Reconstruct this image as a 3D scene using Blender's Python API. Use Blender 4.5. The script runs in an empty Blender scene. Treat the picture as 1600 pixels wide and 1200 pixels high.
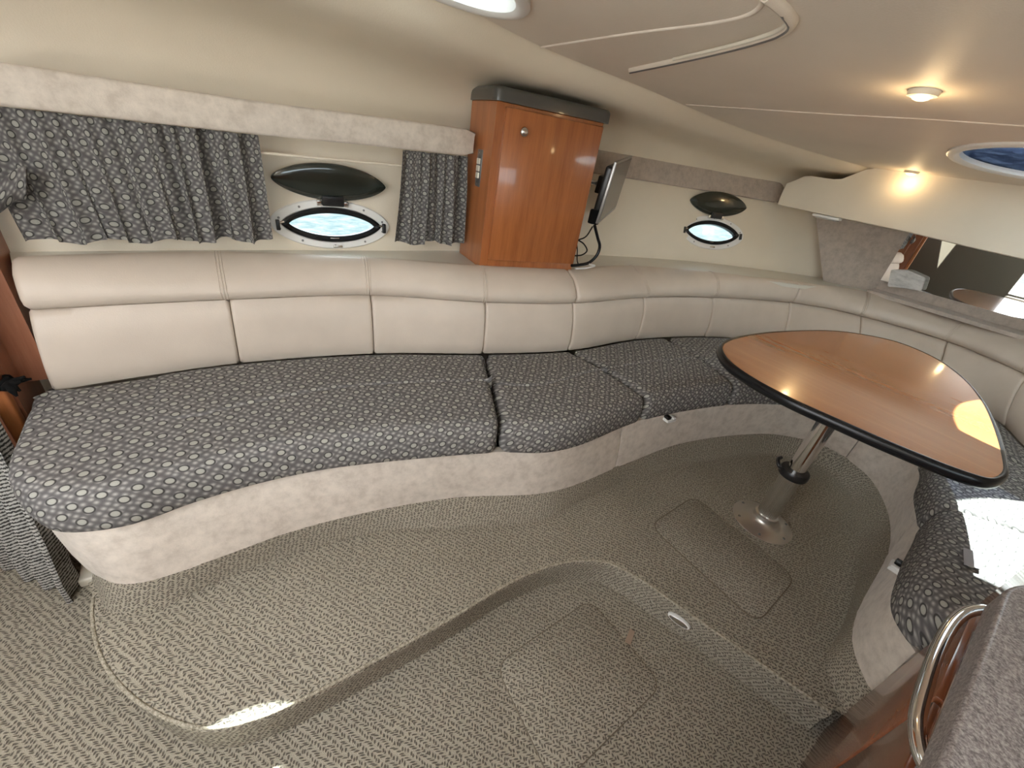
import bpy, bmesh, math, random
import numpy as np
from mathutils import Vector, Matrix
from mathutils.geometry import tessellate_polygon

sc = bpy.context.scene
col = sc.collection
PI = math.pi
random.seed(7)

# ------------------------------------------------------------------ camera
# focal length and axes found from the photograph's vanishing points (1600x1200 frame)
F_PX, CX, CY = 640.0, 800.0, 600.0
CAM = np.array([0.0, 0.0, 1.2])
_v = np.array([610 - CX, 1690 - CY, F_PX]); UP = -_v / np.linalg.norm(_v)
_w = np.array([1764 - CX, 392 - CY, F_PX]); _w = _w - _w.dot(UP) * UP
XA = _w / np.linalg.norm(_w)
YA = np.cross(UP, XA)
RW = np.stack([XA, YA, UP])
cam_d = bpy.data.cameras.new('camera')
cam = bpy.data.objects.new('camera', cam_d); col.objects.link(cam)
cam_d.sensor_width = 36.0; cam_d.lens = F_PX / 1600.0 * 36.0
cam_d.clip_start = 0.01; cam_d.clip_end = 400
r_, u_, b_ = RW @ np.array([1., 0, 0]), RW @ np.array([0, -1., 0]), RW @ np.array([0, 0, -1.])
cam.matrix_world = Matrix(((r_[0], u_[0], b_[0], CAM[0]), (r_[1], u_[1], b_[1], CAM[1]), (r_[2], u_[2], b_[2], CAM[2]), (0, 0, 0, 1)))
sc.camera = cam

# ------------------------------------------------------------------ world, sun, exposure
SUN_DIR = Vector((-0.45, -0.38, -1.0)).normalized()
world = bpy.data.worlds.new('sky'); sc.world = world
world.use_nodes = True
bg = world.node_tree.nodes['Background']
bg.inputs[0].default_value = (0.95, 0.97, 1.0, 1); bg.inputs[1].default_value = 2.2
sun_d = bpy.data.lights.new('sun', 'SUN'); sun_d.energy = 14.0; sun_d.angle = math.radians(0.6); sun_d.color = (1.0, 0.96, 0.88)
sun = bpy.data.objects.new('sun', sun_d); col.objects.link(sun)
sun.rotation_euler = SUN_DIR.to_track_quat('-Z', 'Y').to_euler(); sun.location = (2, 3, 6)
sc.view_settings.view_transform = 'Standard'; sc.view_settings.look = 'None'
sc.view_settings.gamma = 1.0; sc.view_settings.use_curve_mapping = False
sc.view_settings.exposure = 1.85
try:
    sc.cycles.max_bounces = 14; sc.cycles.diffuse_bounces = 8; sc.cycles.glossy_bounces = 6; sc.cycles.transparent_max_bounces = 12
    sc.cycles.sample_clamp_indirect = 8.0
except Exception:
    pass

# ------------------------------------------------------------------ unprojection helpers
def ray(px, py): return RW @ np.array([px - CX, py - CY, F_PX])
def onz(px, py, z): d = ray(px, py); return Vector(CAM + (z - CAM[2]) / d[2] * d)
def onx(px, py, x): d = ray(px, py); return Vector(CAM + x / d[0] * d)
def ony(px, py, y): d = ray(px, py); return Vector(CAM + y / d[1] * d)
CZ0, CSL = 1.50, 0.047                      # overhead plane z = CZ0 - CSL*x
def ceil_z(x): return CZ0 - CSL * x
def onc(px, py): d = ray(px, py); return Vector(CAM + (CZ0 - CAM[2]) / (d[2] + CSL * d[0]) * d)
def zs(pts, z): return [onz(p[0], p[1], z) for p in pts]

# ------------------------------------------------------------------ curves
def catmull(P, sub=10, closed=False):
    P = [Vector(p) for p in P]; n = len(P); out = []
    for i in range(n if closed else n - 1):
        if closed: p0, p1, p2, p3 = P[i-1], P[i], P[(i+1) % n], P[(i+2) % n]
        else: p0, p1, p2, p3 = P[max(i-1, 0)], P[i], P[i+1], P[min(i+2, n-1)]
        d1 = max((p1-p0).length, 1e-6)**.5; d2 = max((p2-p1).length, 1e-6)**.5; d3 = max((p3-p2).length, 1e-6)**.5
        m1 = ((p1-p0)/d1 - (p2-p0)/(d1+d2) + (p2-p1)/d2) * d2 if (p1-p0).length > 1e-6 else (p2-p1)
        m2 = ((p2-p1)/d2 - (p3-p1)/(d2+d3) + (p3-p2)/d3) * d2 if (p3-p2).length > 1e-6 else (p2-p1)
        for k in range(sub):
            t = k / sub; t2, t3 = t*t, t*t*t
            out.append(p1*(2*t3-3*t2+1) + m1*(t3-2*t2+t) + p2*(-2*t3+3*t2) + m2*(t3-t2))
    if not closed: out.append(P[-1].copy())
    return out
class Curve:
    def __init__(s, pts):
        s.p = [Vector(p) for p in pts]; s.a = [0.0]
        for i in range(1, len(s.p)): s.a.append(s.a[-1] + (s.p[i]-s.p[i-1]).length)
        s.L = s.a[-1]
    def at(s, d):
        d = min(max(d, 0.0), s.L)
        lo, hi = 0, len(s.a)-1
        while hi - lo > 1:
            m = (lo+hi)//2
            if s.a[m] <= d: lo = m
            else: hi = m
        k = (d - s.a[lo]) / max(s.a[hi]-s.a[lo], 1e-9)
        return s.p[lo].lerp(s.p[hi], k)
    def tan(s, d): return (s.at(d+.012) - s.at(d-.012)).normalized()
    def near(s, q):
        q = Vector((q[0], q[1])); best = (1e9, 0)
        for i in range(len(s.p)-1):
            a, b = s.p[i].xy, s.p[i+1].xy; ab = b-a
            t = min(max((q-a).dot(ab)/max(ab.length_squared, 1e-12), 0), 1)
            d = (a+ab*t-q).length
            if d < best[0]: best = (d, s.a[i]+t*(s.a[i+1]-s.a[i]))
        return best[1]
    def sub(s, d0, d1, n): return [s.at(d0+(d1-d0)*i/(n-1)) for i in range(n)]
    def at_x(s, x):
        for i in range(len(s.p)-1):
            a, b = s.p[i], s.p[i+1]
            if (a.x-x)*(b.x-x) <= 0 and abs(a.x-b.x) > 1e-9: return a.lerp(b, (x-a.x)/(b.x-a.x))
        return (s.p[0] if abs(s.p[0].x-x) < abs(s.p[-1].x-x) else s.p[-1]).copy()

# ------------------------------------------------------------------ materials
MATS = {}
def mat(name, color=(.5, .5, .5), rough=.5, metal=0.0, spec=.5, coat=0.0, coat_rough=.05):
    m = bpy.data.materials.new(name); m.use_nodes = True
    b = m.node_tree.nodes['Principled BSDF']
    b.inputs['Base Color'].default_value = (*color, 1); b.inputs['Roughness'].default_value = rough
    b.inputs['Metallic'].default_value = metal; b.inputs['Specular IOR Level'].default_value = spec
    b.inputs['Coat Weight'].default_value = coat; b.inputs['Coat Roughness'].default_value = coat_rough
    MATS[name] = m; return m
class NT:
    def __init__(s, m): s.t = m.node_tree; s.b = s.t.nodes['Principled BSDF']
    def n(s, typ, **kw):
        nd = s.t.nodes.new(typ)
        for k, v in kw.items():
            if k.startswith('_'): nd.inputs[k[1:].replace('__', ' ')].default_value = v
            else: setattr(nd, k, v)
        return nd
    def l(s, a, b): s.t.links.new(a, b)
    def ramp(s, fac, stops, interp='LINEAR'):
        r = s.n('ShaderNodeValToRGB'); r.color_ramp.interpolation = interp
        e = r.color_ramp.elements
        while len(e) > 1: e.remove(e[-1])
        e[0].position = stops[0][0]; e[0].color = (*stops[0][1], 1)
        for p, c in stops[1:]:
            x = e.new(p); x.color = (*c, 1)
        s.l(fac, r.inputs[0]); return r.outputs[0]
    def mix(s, fac, a, b, typ='MIX'):
        m = s.n('ShaderNodeMix', data_type='RGBA', blend_type=typ)
        for sock, v in ((m.inputs[0], fac), (m.inputs[6], a), (m.inputs[7], b)):
            if isinstance(v, (int, float)): sock.default_value = v
            elif isinstance(v, tuple): sock.default_value = (*v, 1)
            else: s.l(v, sock)
        return m.outputs[2]
    def math(s, op, a, b=None):
        m = s.n('ShaderNodeMath', operation=op)
        for sock, v in ((m.inputs[0], a), (m.inputs[1], b)):
            if v is None: continue
            if isinstance(v, (int, float)): sock.default_value = v
            else: s.l(v, sock)
        return m.outputs[0]
    def coords(s, kind, scale=(1, 1, 1), rot=(0, 0, 0)):
        tc = s.n('ShaderNodeTexCoord'); mp = s.n('ShaderNodeMapping')
        mp.inputs['Scale'].default_value = scale; mp.inputs['Rotation'].default_value = rot
        s.l(tc.outputs[kind], mp.inputs[0]); return mp.outputs[0]
    def noise(s, vec, scale, detail=3, rough=.55):
        n = s.n('ShaderNodeTexNoise'); n.inputs['Scale'].default_value = scale; n.inputs['Detail'].default_value = detail; n.inputs['Roughness'].default_value = rough
        s.l(vec, n.inputs['Vector']); return n.outputs['Fac']
    def bump(s, h, strength, dist=.002):
        b = s.n('ShaderNodeBump'); b.inputs['Strength'].default_value = strength; b.inputs['Distance'].default_value = dist
        s.l(h, b.inputs['Height']); s.l(b.outputs[0], s.b.inputs['Normal'])
    def color(s, sock): s.l(sock, s.b.inputs['Base Color'])

def m_vinyl(name, c, rough, nscale=9, var=.06, bump=.25):
    m = mat(name, c, rough); t = NT(m); v = t.coords('Object')
    n = t.noise(v, nscale, 4); lo = tuple(x*(1-var) for x in c); hi = tuple(min(1, x*(1+var)) for x in c)
    t.color(t.ramp(n, [(.3, lo), (.7, hi)]))
    t.bump(t.noise(v, 260, 2), bump, .0015); return m
m_vinyl('leather', (.63, .545, .46), .42, 7, .05, .2)
m_vinyl('leather_dark', (.30, .26, .22), .5)
m_vinyl('liner', (.76, .685, .56), .45, 3, .04, .25)
m_vinyl('overhead', (.74, .665, .57), .55, 3, .04, .3)
m_vinyl('shelf_vinyl', (.68, .65, .57), .35, 5, .03, .1)

def m_suede(name, c, c2):
    m = mat(name, c, .85, spec=.2); t = NT(m); v = t.coords('Object')
    n1 = t.noise(v, 20, 6, .72); n2 = t.noise(v, 40, 3)
    n = t.math('ADD', t.math('MULTIPLY', n1, .8), t.math('MULTIPLY', n2, .2))
    t.color(t.ramp(n, [(.36, c2), (.5, c), (.66, tuple(min(1, x*1.12) for x in c))]))
    t.bump(t.noise(v, 300, 2), .3, .0015)
    t.b.inputs['Sheen Weight'].default_value = .25; return m
m_suede('suede', (.66, .595, .52), (.57, .505, .435))
m_suede('suede_grey', (.47, .405, .35), (.40, .345, .30))

def m_circles(name, cell=.046, tint=1.0):
    m = mat(name, (.2, .2, .2), .85, spec=.25); t = NT(m)
    v = t.coords('UV', (1/cell, 1/cell, 1), (0, 0, math.radians(38)))
    vo = t.n('ShaderNodeTexVoronoi', voronoi_dimensions='2D', feature='F1'); vo.inputs['Scale'].default_value = 1.0; vo.inputs['Randomness'].default_value = .22
    t.l(v, vo.inputs['Vector'])
    vs = t.n('ShaderNodeTexVoronoi', voronoi_dimensions='2D', feature='F1'); vs.inputs['Scale'].default_value = 2.5; vs.inputs['Randomness'].default_value = .4
    t.l(v, vs.inputs['Vector'])
    weave = t.noise(t.coords('UV', (1, 1, 1)), 420, 2)
    k = tint
    small = t.ramp(vs.outputs['Distance'], [(0.05, (.46*k, .445*k, .41*k)), (.38, (.17*k, .162*k, .16*k)), (.6, (.12*k, .113*k, .113*k))])
    big = t.ramp(vo.outputs['Distance'], [(0, (.46*k, .455*k, .40*k)), (.19, (.42*k, .415*k, .37*k)), (.22, (.05*k, .048*k, .047*k)), (.275, (.05*k, .048*k, .047*k)), (.33, (.17*k, .165*k, .163*k))])
    fac = t.ramp(vo.outputs['Distance'], [(.275, (0, 0, 0)), (.33, (1, 1, 1))])
    c = t.mix(fac, big, small)
    c = t.mix(t.math('MULTIPLY', weave, .35), c, (.15*k, .145*k, .14*k))
    t.color(c)
    h = t.ramp(vo.outputs['Distance'], [(.0, (1, 1, 1)), (.22, (.9, .9, .9)), (.29, (.2, .2, .2)), (.4, (.5, .5, .5))])
    t.bump(t.math('ADD', h, t.math('MULTIPLY', weave, .7)), .5, .002); return m
m_circles('circle_fabric', .041)
m_circles('curtain_fabric', .030, .80)

def m_carpet(name, kind, sx, sy, rot):
    m = mat(name, (.4, .36, .3), .95, spec=.1); t = NT(m)
    v = t.coords(kind, (sx, sy, 1), (0, 0, rot))
    sx_ = t.n('ShaderNodeSeparateXYZ'); t.l(v, sx_.inputs[0]); pp = t.math('PINGPONG', sx_.outputs[0], 1.05)
    cx_ = t.n('ShaderNodeCombineXYZ'); t.l(sx_.outputs[0], cx_.inputs[0]); t.l(t.math('ADD', sx_.outputs[1], t.math('MULTIPLY', pp, 1.1)), cx_.inputs[1]); v = cx_.outputs[0]
    # wobble the lattice a little so that the tufts are not machine straight
    nz = t.n('ShaderNodeTexNoise'); nz.inputs['Scale'].default_value = .35; t.l(v, nz.inputs['Vector'])
    sh = t.n('ShaderNodeVectorMath', operation='MULTIPLY_ADD'); t.l(nz.outputs['Color'], sh.inputs[0]); sh.inputs[1].default_value = (.9, .9, 0); t.l(v, sh.inputs[2])
    vo = t.n('ShaderNodeTexVoronoi', voronoi_dimensions='2D', feature='F1', distance='MINKOWSKI'); vo.inputs['Scale'].default_value = 1.0; vo.inputs['Randomness'].default_value = .45; vo.inputs['Exponent'].default_value = 1.4
    t.l(sh.outputs[0], vo.inputs['Vector'])
    big = t.noise(t.coords('Object'), 2.2, 3); fine = t.noise(t.coords('Object'), 500, 2)
    base = t.ramp(big, [(.3, (.43, .395, .315)), (.7, (.52, .48, .39))])
    base = t.mix(t.math('MULTIPLY', fine, .45), base, (.26, .23, .175), 'MIX')
    fleck = t.ramp(vo.outputs['Distance'], [(.24, (1, 1, 1)), (.44, (0, 0, 0))])
    t.color(t.mix(t.math('MULTIPLY', fleck, .80), base, (.095, .082, .07)))
    t.bump(t.math('ADD', t.math('MULTIPLY', fine, .8), t.math('SUBTRACT', 1.0, fleck)), .8, .003); return m
m_carpet('carpet', 'UV', 80, 132, math.radians(-20))
m_carpet('carpet_fine', 'UV', 92, 150, math.radians(8))

def m_wood(name, c1, c2, rough=.22, coat=.5, axis=2, sc_=1.0):
    m = mat(name, c1, rough, coat=coat, coat_rough=.08); t = NT(m)
    s = [26*sc_]*3; s[axis] = 1.6*sc_
    v = t.coords('Object', tuple(s))
    n = t.noise(v, 1.0, 6, .62); n2 = t.noise(t.coords('Object', tuple(8*x for x in s)), 1.0, 3)
    f = t.math('ADD', t.math('MULTIPLY', n, .8), t.math('MULTIPLY', n2, .2))
    t.color(t.ramp(f, [(.30, c2), (.52, c1), (.72, tuple(min(1, x*1.22) for x in c1))])); return m
m_wood('cherry', (.37, .125, .038), (.25, .075, .022), .30, .55)
m_wood('cherry_side', (.40, .145, .05), (.30, .098, .032), .34, .35)
m_wood('cherry_dark', (.27, .095, .043), (.19, .062, .027), .22, .5, 0)
m_wood('table_wood', (.46, .175, .062), (.43, .158, .055), .20, 1.0, 1, 1.6)
m_wood('bulkhead_wood', (.33, .135, .075), (.26, .10, .052), .4, .2)
m_wood('post_wood', (.42, .15, .05), (.33, .11, .035), .35, .3)

mat('black_rubber', (.008, .008, .009), .25, spec=.3)
mat('black_plastic', (.014, .014, .015), .35)
mat('black_soft', (.005, .005, .005), .9, spec=.15)
mat('white_plastic', (.80, .80, .78), .3)
mat('cream_plastic', (.72, .68, .58), .35)
mat('cap_grey', (.07, .068, .062), .28, coat=.3)
mat('plate_grey', (.22, .22, .22), .35, metal=.6)
mat('switch_white', (.75, .72, .62), .3)
mat('steel', (.78, .77, .75), .22, metal=1.0)
mat('brushed', (.78, .75, .70), .36, metal=1.0)
mat('chrome', (.82, .82, .82), .06, metal=1.0)
mat('nickel', (.60, .57, .53), .25, metal=1.0)
mat('mirror_glass', (.86, .87, .86), .01, metal=1.0)
mat('tv_screen', (.16, .15, .14), .25, spec=.5)
mat('tv_silver', (.38, .37, .36), .35, metal=.7)
mat('olive', (.10, .095, .075), .6)
mat('grey_tag', (.36, .35, .37), .6)
mat('tab_tan', (.36, .27, .20), .5)
m = mat('paper_white', (.68, .66, .63), .6); t = NT(m); t.color(t.ramp(t.noise(t.coords('Object', (1, 1, 3)), 16, 5, .7), [(.35, (.50, .49, .48)), (.5, (.66, .65, .63)), (.7, (.78, .77, .75))]))
mat('groove_dark', (.03, .02, .015), .8)
mat('smoke_cover', (.022, .027, .022), .10, coat=.6)
m = mat('carpet_edge', (.50, .45, .36), .95, spec=.1); t = NT(m); t.bump(t.noise(t.coords('Object'), 400, 2), 1.0, .003); t.color(t.ramp(t.noise(t.coords('Object'), 160, 2), [(.4, (.30, .27, .205)), (.6, (.52, .475, .38))]))
m = mat('carpet_seam', (.19, .16, .12), .95, spec=.1)

m = mat('counter', (.3, .27, .26), .35); t = NT(m); v = t.coords('Object')
sp = t.noise(v, 330, 2, .7); sp2 = t.noise(v, 130, 2)
t.color(t.ramp(t.math('ADD', t.math('MULTIPLY', sp, .65), t.math('MULTIPLY', sp2, .35)), [(.38, (.13, .115, .115)), (.5, (.27, .24, .24)), (.64, (.46, .43, .42))]))

m = mat('woven_curtain', (.3, .3, .3), .9, spec=.1); t = NT(m)
v = t.coords('UV', (1, 1, 1))
wv = t.n('ShaderNodeTexWave', wave_type='BANDS', bands_direction='Y'); wv.inputs['Scale'].default_value = 28; wv.inputs['Distortion'].default_value = 3.0; wv.inputs['Detail'].default_value = 2; wv.inputs['Detail Scale'].default_value = 6
t.l(v, wv.inputs['Vector'])
t.color(t.ramp(wv.outputs['Fac'], [(.2, (.05, .048, .045)), (.5, (.38, .375, .355)), (.9, (.52, .51, .48))]))

def m_emit(name, c, s):
    m = bpy.data.materials.new(name); m.use_nodes = True; nt = m.node_tree
    nt.nodes.remove(nt.nodes['Principled BSDF'])
    e = nt.nodes.new('ShaderNodeEmission'); e.inputs[0].default_value = (*c, 1); e.inputs[1].default_value = s
    nt.links.new(e.outputs[0], nt.nodes['Material Output'].inputs[0]); MATS[name] = m; return m
m_emit('lamp_glow', (1.0, .72, .36), 1.3)
m = bpy.data.materials.new('pane'); m.use_nodes = True; nt = m.node_tree; nt.nodes.remove(nt.nodes['Principled BSDF'])
tr = nt.nodes.new('ShaderNodeBsdfTransparent'); tr.inputs[0].default_value = (.86, .93, .95, 1)
gl = nt.nodes.new('ShaderNodeBsdfGlossy'); gl.inputs['Roughness'].default_value = .03
mx = nt.nodes.new('ShaderNodeMixShader'); mx.inputs[0].default_value = .07
nt.links.new(tr.outputs[0], mx.inputs[1]); nt.links.new(gl.outputs[0], mx.inputs[2]); nt.links.new(mx.outputs[0], nt.nodes['Material Output'].inputs[0]); MATS['pane'] = m
# tinted hatch glass with a crinkled film on it
m = bpy.data.materials.new('hatch_film'); m.use_nodes = True; nt = m.node_tree; nt.nodes.remove(nt.nodes['Principled BSDF'])
tc = nt.nodes.new('ShaderNodeTexCoord'); nz = nt.nodes.new('ShaderNodeTexNoise'); nz.inputs['Scale'].default_value = 14; nz.inputs['Detail'].default_value = 6; nz.inputs['Distortion'].default_value = 1.4
nt.links.new(tc.outputs['Object'], nz.inputs['Vector'])
rp = nt.nodes.new('ShaderNodeValToRGB'); rp.color_ramp.elements[0].position = .36; rp.color_ramp.elements[0].color = (.075, .085, .12, 1); rp.color_ramp.elements[1].position = .66; rp.color_ramp.elements[1].color = (.18, .20, .25, 1)
nt.links.new(nz.outputs['Fac'], rp.inputs[0])
tr = nt.nodes.new('ShaderNodeBsdfTransparent'); nt.links.new(rp.outputs[0], tr.inputs[0])
nt.links.new(tr.outputs[0], nt.nodes['Material Output'].inputs[0]); MATS['hatch_film'] = m
m = mat('lens_clear', (.9, .9, .88), .1); m.node_tree.nodes['Principled BSDF'].inputs['Transmission Weight'].default_value = .6
m = mat('dock_water', (.55, .60, .62), 1.0, spec=0.0); t = NT(m); v = t.coords('Object')
t.color(t.ramp(t.noise(v, 2.6, 8, .75), [(.35, (.030, .045, .050)), (.52, (.055, .064, .066)), (.7, (.10, .10, .10))]))

# ------------------------------------------------------------------ mesh helpers
class MB:
    def __init__(s): s.v = []; s.f = []; s.uv = []
    def add(s, v, uv=None):
        s.v.append(Vector(v)); s.uv.append(uv if uv else (v[0], v[1])); return len(s.v)-1
    def grid(s, rows, uvs=None, close_u=False, close_v=False):
        nr, nc = len(rows), len(rows[0]); base = len(s.v)
        for i in range(nr):
            for j in range(nc): s.add(rows[i][j], uvs[i][j] if uvs else None)
        for i in range(nr if close_u else nr-1):
            for j in range(nc if close_v else nc-1):
                a = base+i*nc+j; b = base+i*nc+(j+1) % nc; c = base+((i+1) % nr)*nc+(j+1) % nc; d = base+((i+1) % nr)*nc+j
                s.f.append((a, b, c, d))
        return base
    def face(s, pts, uvs=None):
        s.f.append(tuple(s.add(p, uvs[i] if uvs else None) for i, p in enumerate(pts)))
    def box(s, lo, hi, M=None):
        x0, y0, z0 = lo; x1, y1, z1 = hi
        c = [Vector(q) for q in ((x0, y0, z0), (x1, y0, z0), (x1, y1, z0), (x0, y1, z0), (x0, y0, z1), (x1, y0, z1), (x1, y1, z1), (x0, y1, z1))]
        if M: c = [M @ q for q in c]
        b = len(s.v)
        for q in c: s.add(q)
        for f in ((3, 2, 1, 0), (4, 5, 6, 7), (0, 1, 5, 4), (1, 2, 6, 5), (2, 3, 7, 6), (3, 0, 4, 7)): s.f.append(tuple(b+i for i in f))
    def tube(s, pts, r, n=10, cap=True, up=(0, 0, 1)):
        pts = [Vector(p) for p in pts]; rows = []; prev = None
        for i, p in enumerate(pts):
            tg = (pts[min(i+1, len(pts)-1)] - pts[max(i-1, 0)]).normalized()
            a = prev if prev else Vector(up)
            if abs(a.dot(tg)) > .98: a = Vector((1, 0, 0)) if abs(tg.x) < .9 else Vector((0, 1, 0))
            a = (a - tg*a.dot(tg)).normalized(); prev = a; b = tg.cross(a)
            rr = r[i] if isinstance(r, (list, tuple)) else r
            rows.append([p + a*rr*math.cos(2*PI*k/n) + b*rr*math.sin(2*PI*k/n) for k in range(n)])
        base = s.grid(rows, None, False, True)
        if cap:
            s.f.append(tuple(base+k for k in range(n))[::-1]); e = base+(len(rows)-1)*n; s.f.append(tuple(e+k for k in range(n)))
    def lathe(s, prof, c, n=32, M=None, cap=True):
        rows = []
        for r, z in prof:
            rows.append([(M @ Vector((r*math.cos(2*PI*k/n), r*math.sin(2*PI*k/n), z)) if M else Vector((r*math.cos(2*PI*k/n), r*math.sin(2*PI*k/n), z))) + Vector(c) for k in range(n)])
        base = s.grid(rows, None, False, True)
        if cap:
            s.f.append(tuple(base+k for k in range(n))[::-1]); e = base+(len(rows)-1)*n; s.f.append(tuple(e+k for k in range(n)))
    def rings(s, rings, cap0=True, cap1=True):
        """closed rings of equal count -> skin; caps triangulated"""
        n = len(rings[0]); base = s.grid(rings, None, False, True)
        for cap, off, rev in ((cap0, 0, True), (cap1, (len(rings)-1)*n, False)):
            if cap:
                for tri in tessellate_polygon([[Vector(p) for p in rings[0 if off == 0 else -1]]]):
                    f = tuple(base+off+k for k in tri); s.f.append(f)
    def build(s, name, material, parent=None, smooth=35, weld=False, fix=True):
        me = bpy.data.meshes.new(name)
        off = parent_loc(parent)
        me.from_pydata([tuple(p-off) for p in s.v], [], s.f)
        uvl = me.uv_layers.new(name='UVMap')
        vi = np.empty(len(me.loops), dtype=np.int32); me.loops.foreach_get('vertex_index', vi)
        uva = np.array(s.uv, dtype=np.float32)[:, :2]
        uvl.data.foreach_set('uv', uva[vi].ravel())
        if fix or weld:
            bm = bmesh.new(); bm.from_mesh(me)
            if weld: bmesh.ops.remove_doubles(bm, verts=bm.verts, dist=1e-5)
            bmesh.ops.recalc_face_normals(bm, faces=bm.faces); bm.to_mesh(me); bm.free()
        me.materials.append(MATS[material])
        if smooth:
            me.polygons.foreach_set('use_smooth', [True]*len(me.polygons)); me.set_sharp_from_angle(angle=math.radians(smooth))
        o = bpy.data.objects.new(name, me); col.objects.link(o)
        if parent: o.parent = parent
        return o
def parent_loc(p):
    v = Vector((0, 0, 0))
    while p: v += p.location; p = p.parent
    return v
def tag(o, label, cat, group=None):
    o['label'] = label; o['category'] = cat
    if group: o['group'] = group
    return o
def thing(name, loc, label, cat, group=None):
    o = bpy.data.objects.new(name, None); o.empty_display_size = .05; o.location = loc; col.objects.link(o)
    return tag(o, label, cat, group)
def struct(o, label=None):
    o['kind'] = 'structure'
    if label: o['label'] = label
    return o
def bevel_box(mb_lo, mb_hi, r, seg=3, M=None):
    bm = bmesh.new(); bmesh.ops.create_cube(bm, size=1.0)
    lo, hi = Vector(mb_lo), Vector(mb_hi)
    for v in bm.verts: v.co = Vector([lo[i]+(v.co[i]+.5)*(hi[i]-lo[i]) for i in range(3)])
    bmesh.ops.bevel(bm, geom=list(bm.edges), offset=r, segments=seg, profile=.5, affect='EDGES')
    mb = MB(); idx = {}
    for v in bm.verts: idx[v.index] = mb.add(M @ v.co if M else v.co)
    for f in bm.faces: mb.f.append(tuple(idx[v.index] for v in f.verts))
    bm.free(); return mb
def outline_prism(pts, nrm, thick, r=0.0, seg=3):
    """outline (list of Vectors, planar) extruded along nrm by thick with a rounded front edge r"""
    pts = [Vector(p) for p in pts]; nrm = Vector(nrm).normalized(); c = sum(pts, Vector())/len(pts)
    n = len(pts); ins = []
    for i in range(n):
        t = (pts[(i+1) % n]-pts[i-1]).normalized(); d = nrm.cross(t)
        if d.dot(c-pts[i]) < 0 and False: d = -d
        ins.append(d)
    # orient inward by polygon area sign
    area = sum((pts[i]-c).cross(pts[(i+1) % n]-c).dot(nrm) for i in range(n))
    if area < 0: ins = [-d for d in ins]
    rings = [[p for p in pts]]
    if r > 0:
        for k in range(seg+1):
            a = PI/2*k/seg
            rings.append([pts[i] + nrm*(thick - r + r*math.sin(a)) + ins[i]*(r - r*math.cos(a)) for i in range(n)])
    else: rings.append([p+nrm*thick for p in pts])
    mb = MB(); mb.rings(rings); return mb
def holed_sheet(outer, holes, zf, thick):
    polys = [[Vector((p[0], p[1], 0)) for p in outer]] + [[Vector((p[0], p[1], 0)) for p in h] for h in holes]
    flat = [p for q in polys for p in q]; tris = tessellate_polygon(polys)
    mb = MB(); n = len(flat)
    for p in flat: mb.add((p.x, p.y, zf(p.x, p.y)))
    for p in flat: mb.add((p.x, p.y, zf(p.x, p.y)+thick))
    for a, b, c in tris: mb.f.append((a, b, c)); mb.f.append((n+a, n+c, n+b))
    k = 0
    for q in polys:
        m_ = len(q)
        for i in range(m_): a, b = k+i, k+(i+1) % m_; mb.f.append((a, b, n+b, n+a))
        k += m_
    return mb

# ------------------------------------------------------------------ master curves (plan shapes traced, heights from the furniture)
Z_STEP, Z_SEAT, Z_SB, Z_L, Z_T, Z_SHELF = -.13, .42, .29, .645, .765, .757
def V3(p, z): return Vector((p[0], p[1], z))
plat_px = [(147, 910), (140, 960), (160, 1040), (230, 1110), (320, 1140), (400, 1125), (500, 1080), (600, 1026), (700, 970), (800, 910), (845, 890), (880, 880), (915, 876), (950, 880), (1000, 905), (1050, 940), (1150, 1010), (1300, 1115)]
PLAT = catmull([Vector((-.435, 1.60, 0)), Vector((-.435, 1.35, 0))] + zs(plat_px, 0), 8)
cove_px = [(150, 960), (180, 962), (250, 950), (350, 905), (480, 858), (600, 830), (730, 822), (850, 810), (905, 785), (960, 760), (1050, 730), (1150, 712)]
COVE = catmull([(-.43, 1.13, 0)] + zs(cove_px[1:], 0) + [Vector(p) for p in ((2.28, .50, 0), (2.40, .36, 0), (2.36, .20, 0), (2.18, .09, 0))] + zs([(1340, 900), (1315, 980), (1290, 1040)], 0) + [Vector((1.20, -.20, 0))], 8)
sb_px = [(300, 890), (500, 820), (700, 780), (860, 770), (980, 725), (1060, 695), (1160, 680)]
SUB = catmull([Vector((-.40, 1.14, .08)), Vector((-.375, 1.045, .08)), Vector((-.32, 1.0, .08))] + zs(sb_px, .08) + [Vector(p) for p in ((2.33, .54, .08), (2.47, .37, .08), (2.42, .18, .08), (2.25, .05, .08))] + zs([(1390, 850), (1330, 1000)], .08) + [Vector((1.22, -.22, .08))], 8)
f_px = [(40, 790), (62, 820), (100, 835), (200, 825), (300, 790), (400, 760), (500, 738), (600, 725), (780, 710), (850, 710), (900, 700), (1000, 660), (1140, 635), (1230, 635)]
FRONT_L = [Vector((-.475, 1.49, Z_SB)), Vector((-.48, 1.40, Z_SB)), Vector((-.478, 1.28, Z_SB))] + zs(f_px, Z_SB) + [Vector(p) for p in ((2.42, .42, Z_SB), (2.47, .28, Z_SB), (2.40, .13, Z_SB), (2.22, .03, Z_SB))] + zs([(1425, 780), (1430, 830), (1400, 900), (1390, 960), (1420, 1015)], Z_SB)
FRONT = Curve(catmull(FRONT_L, 8))
b_px = [(80, 612), (230, 588), (375, 568), (585, 553), (755, 553), (890, 548), (1000, 530), (1130, 527)]
HID = [(2.78, .82), (2.95, .52), (2.98, .22)]
BACK = Curve(catmull(zs(b_px, Z_SEAT) + [V3(p, Z_SEAT) for p in HID] + [onz(1547, 650, Z_SEAT), onz(1600, 698, Z_SEAT)] + [V3(p, Z_SEAT) for p in ((2.35, -.36), (1.8, -.48), (1.262, -.52))], 8))
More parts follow.
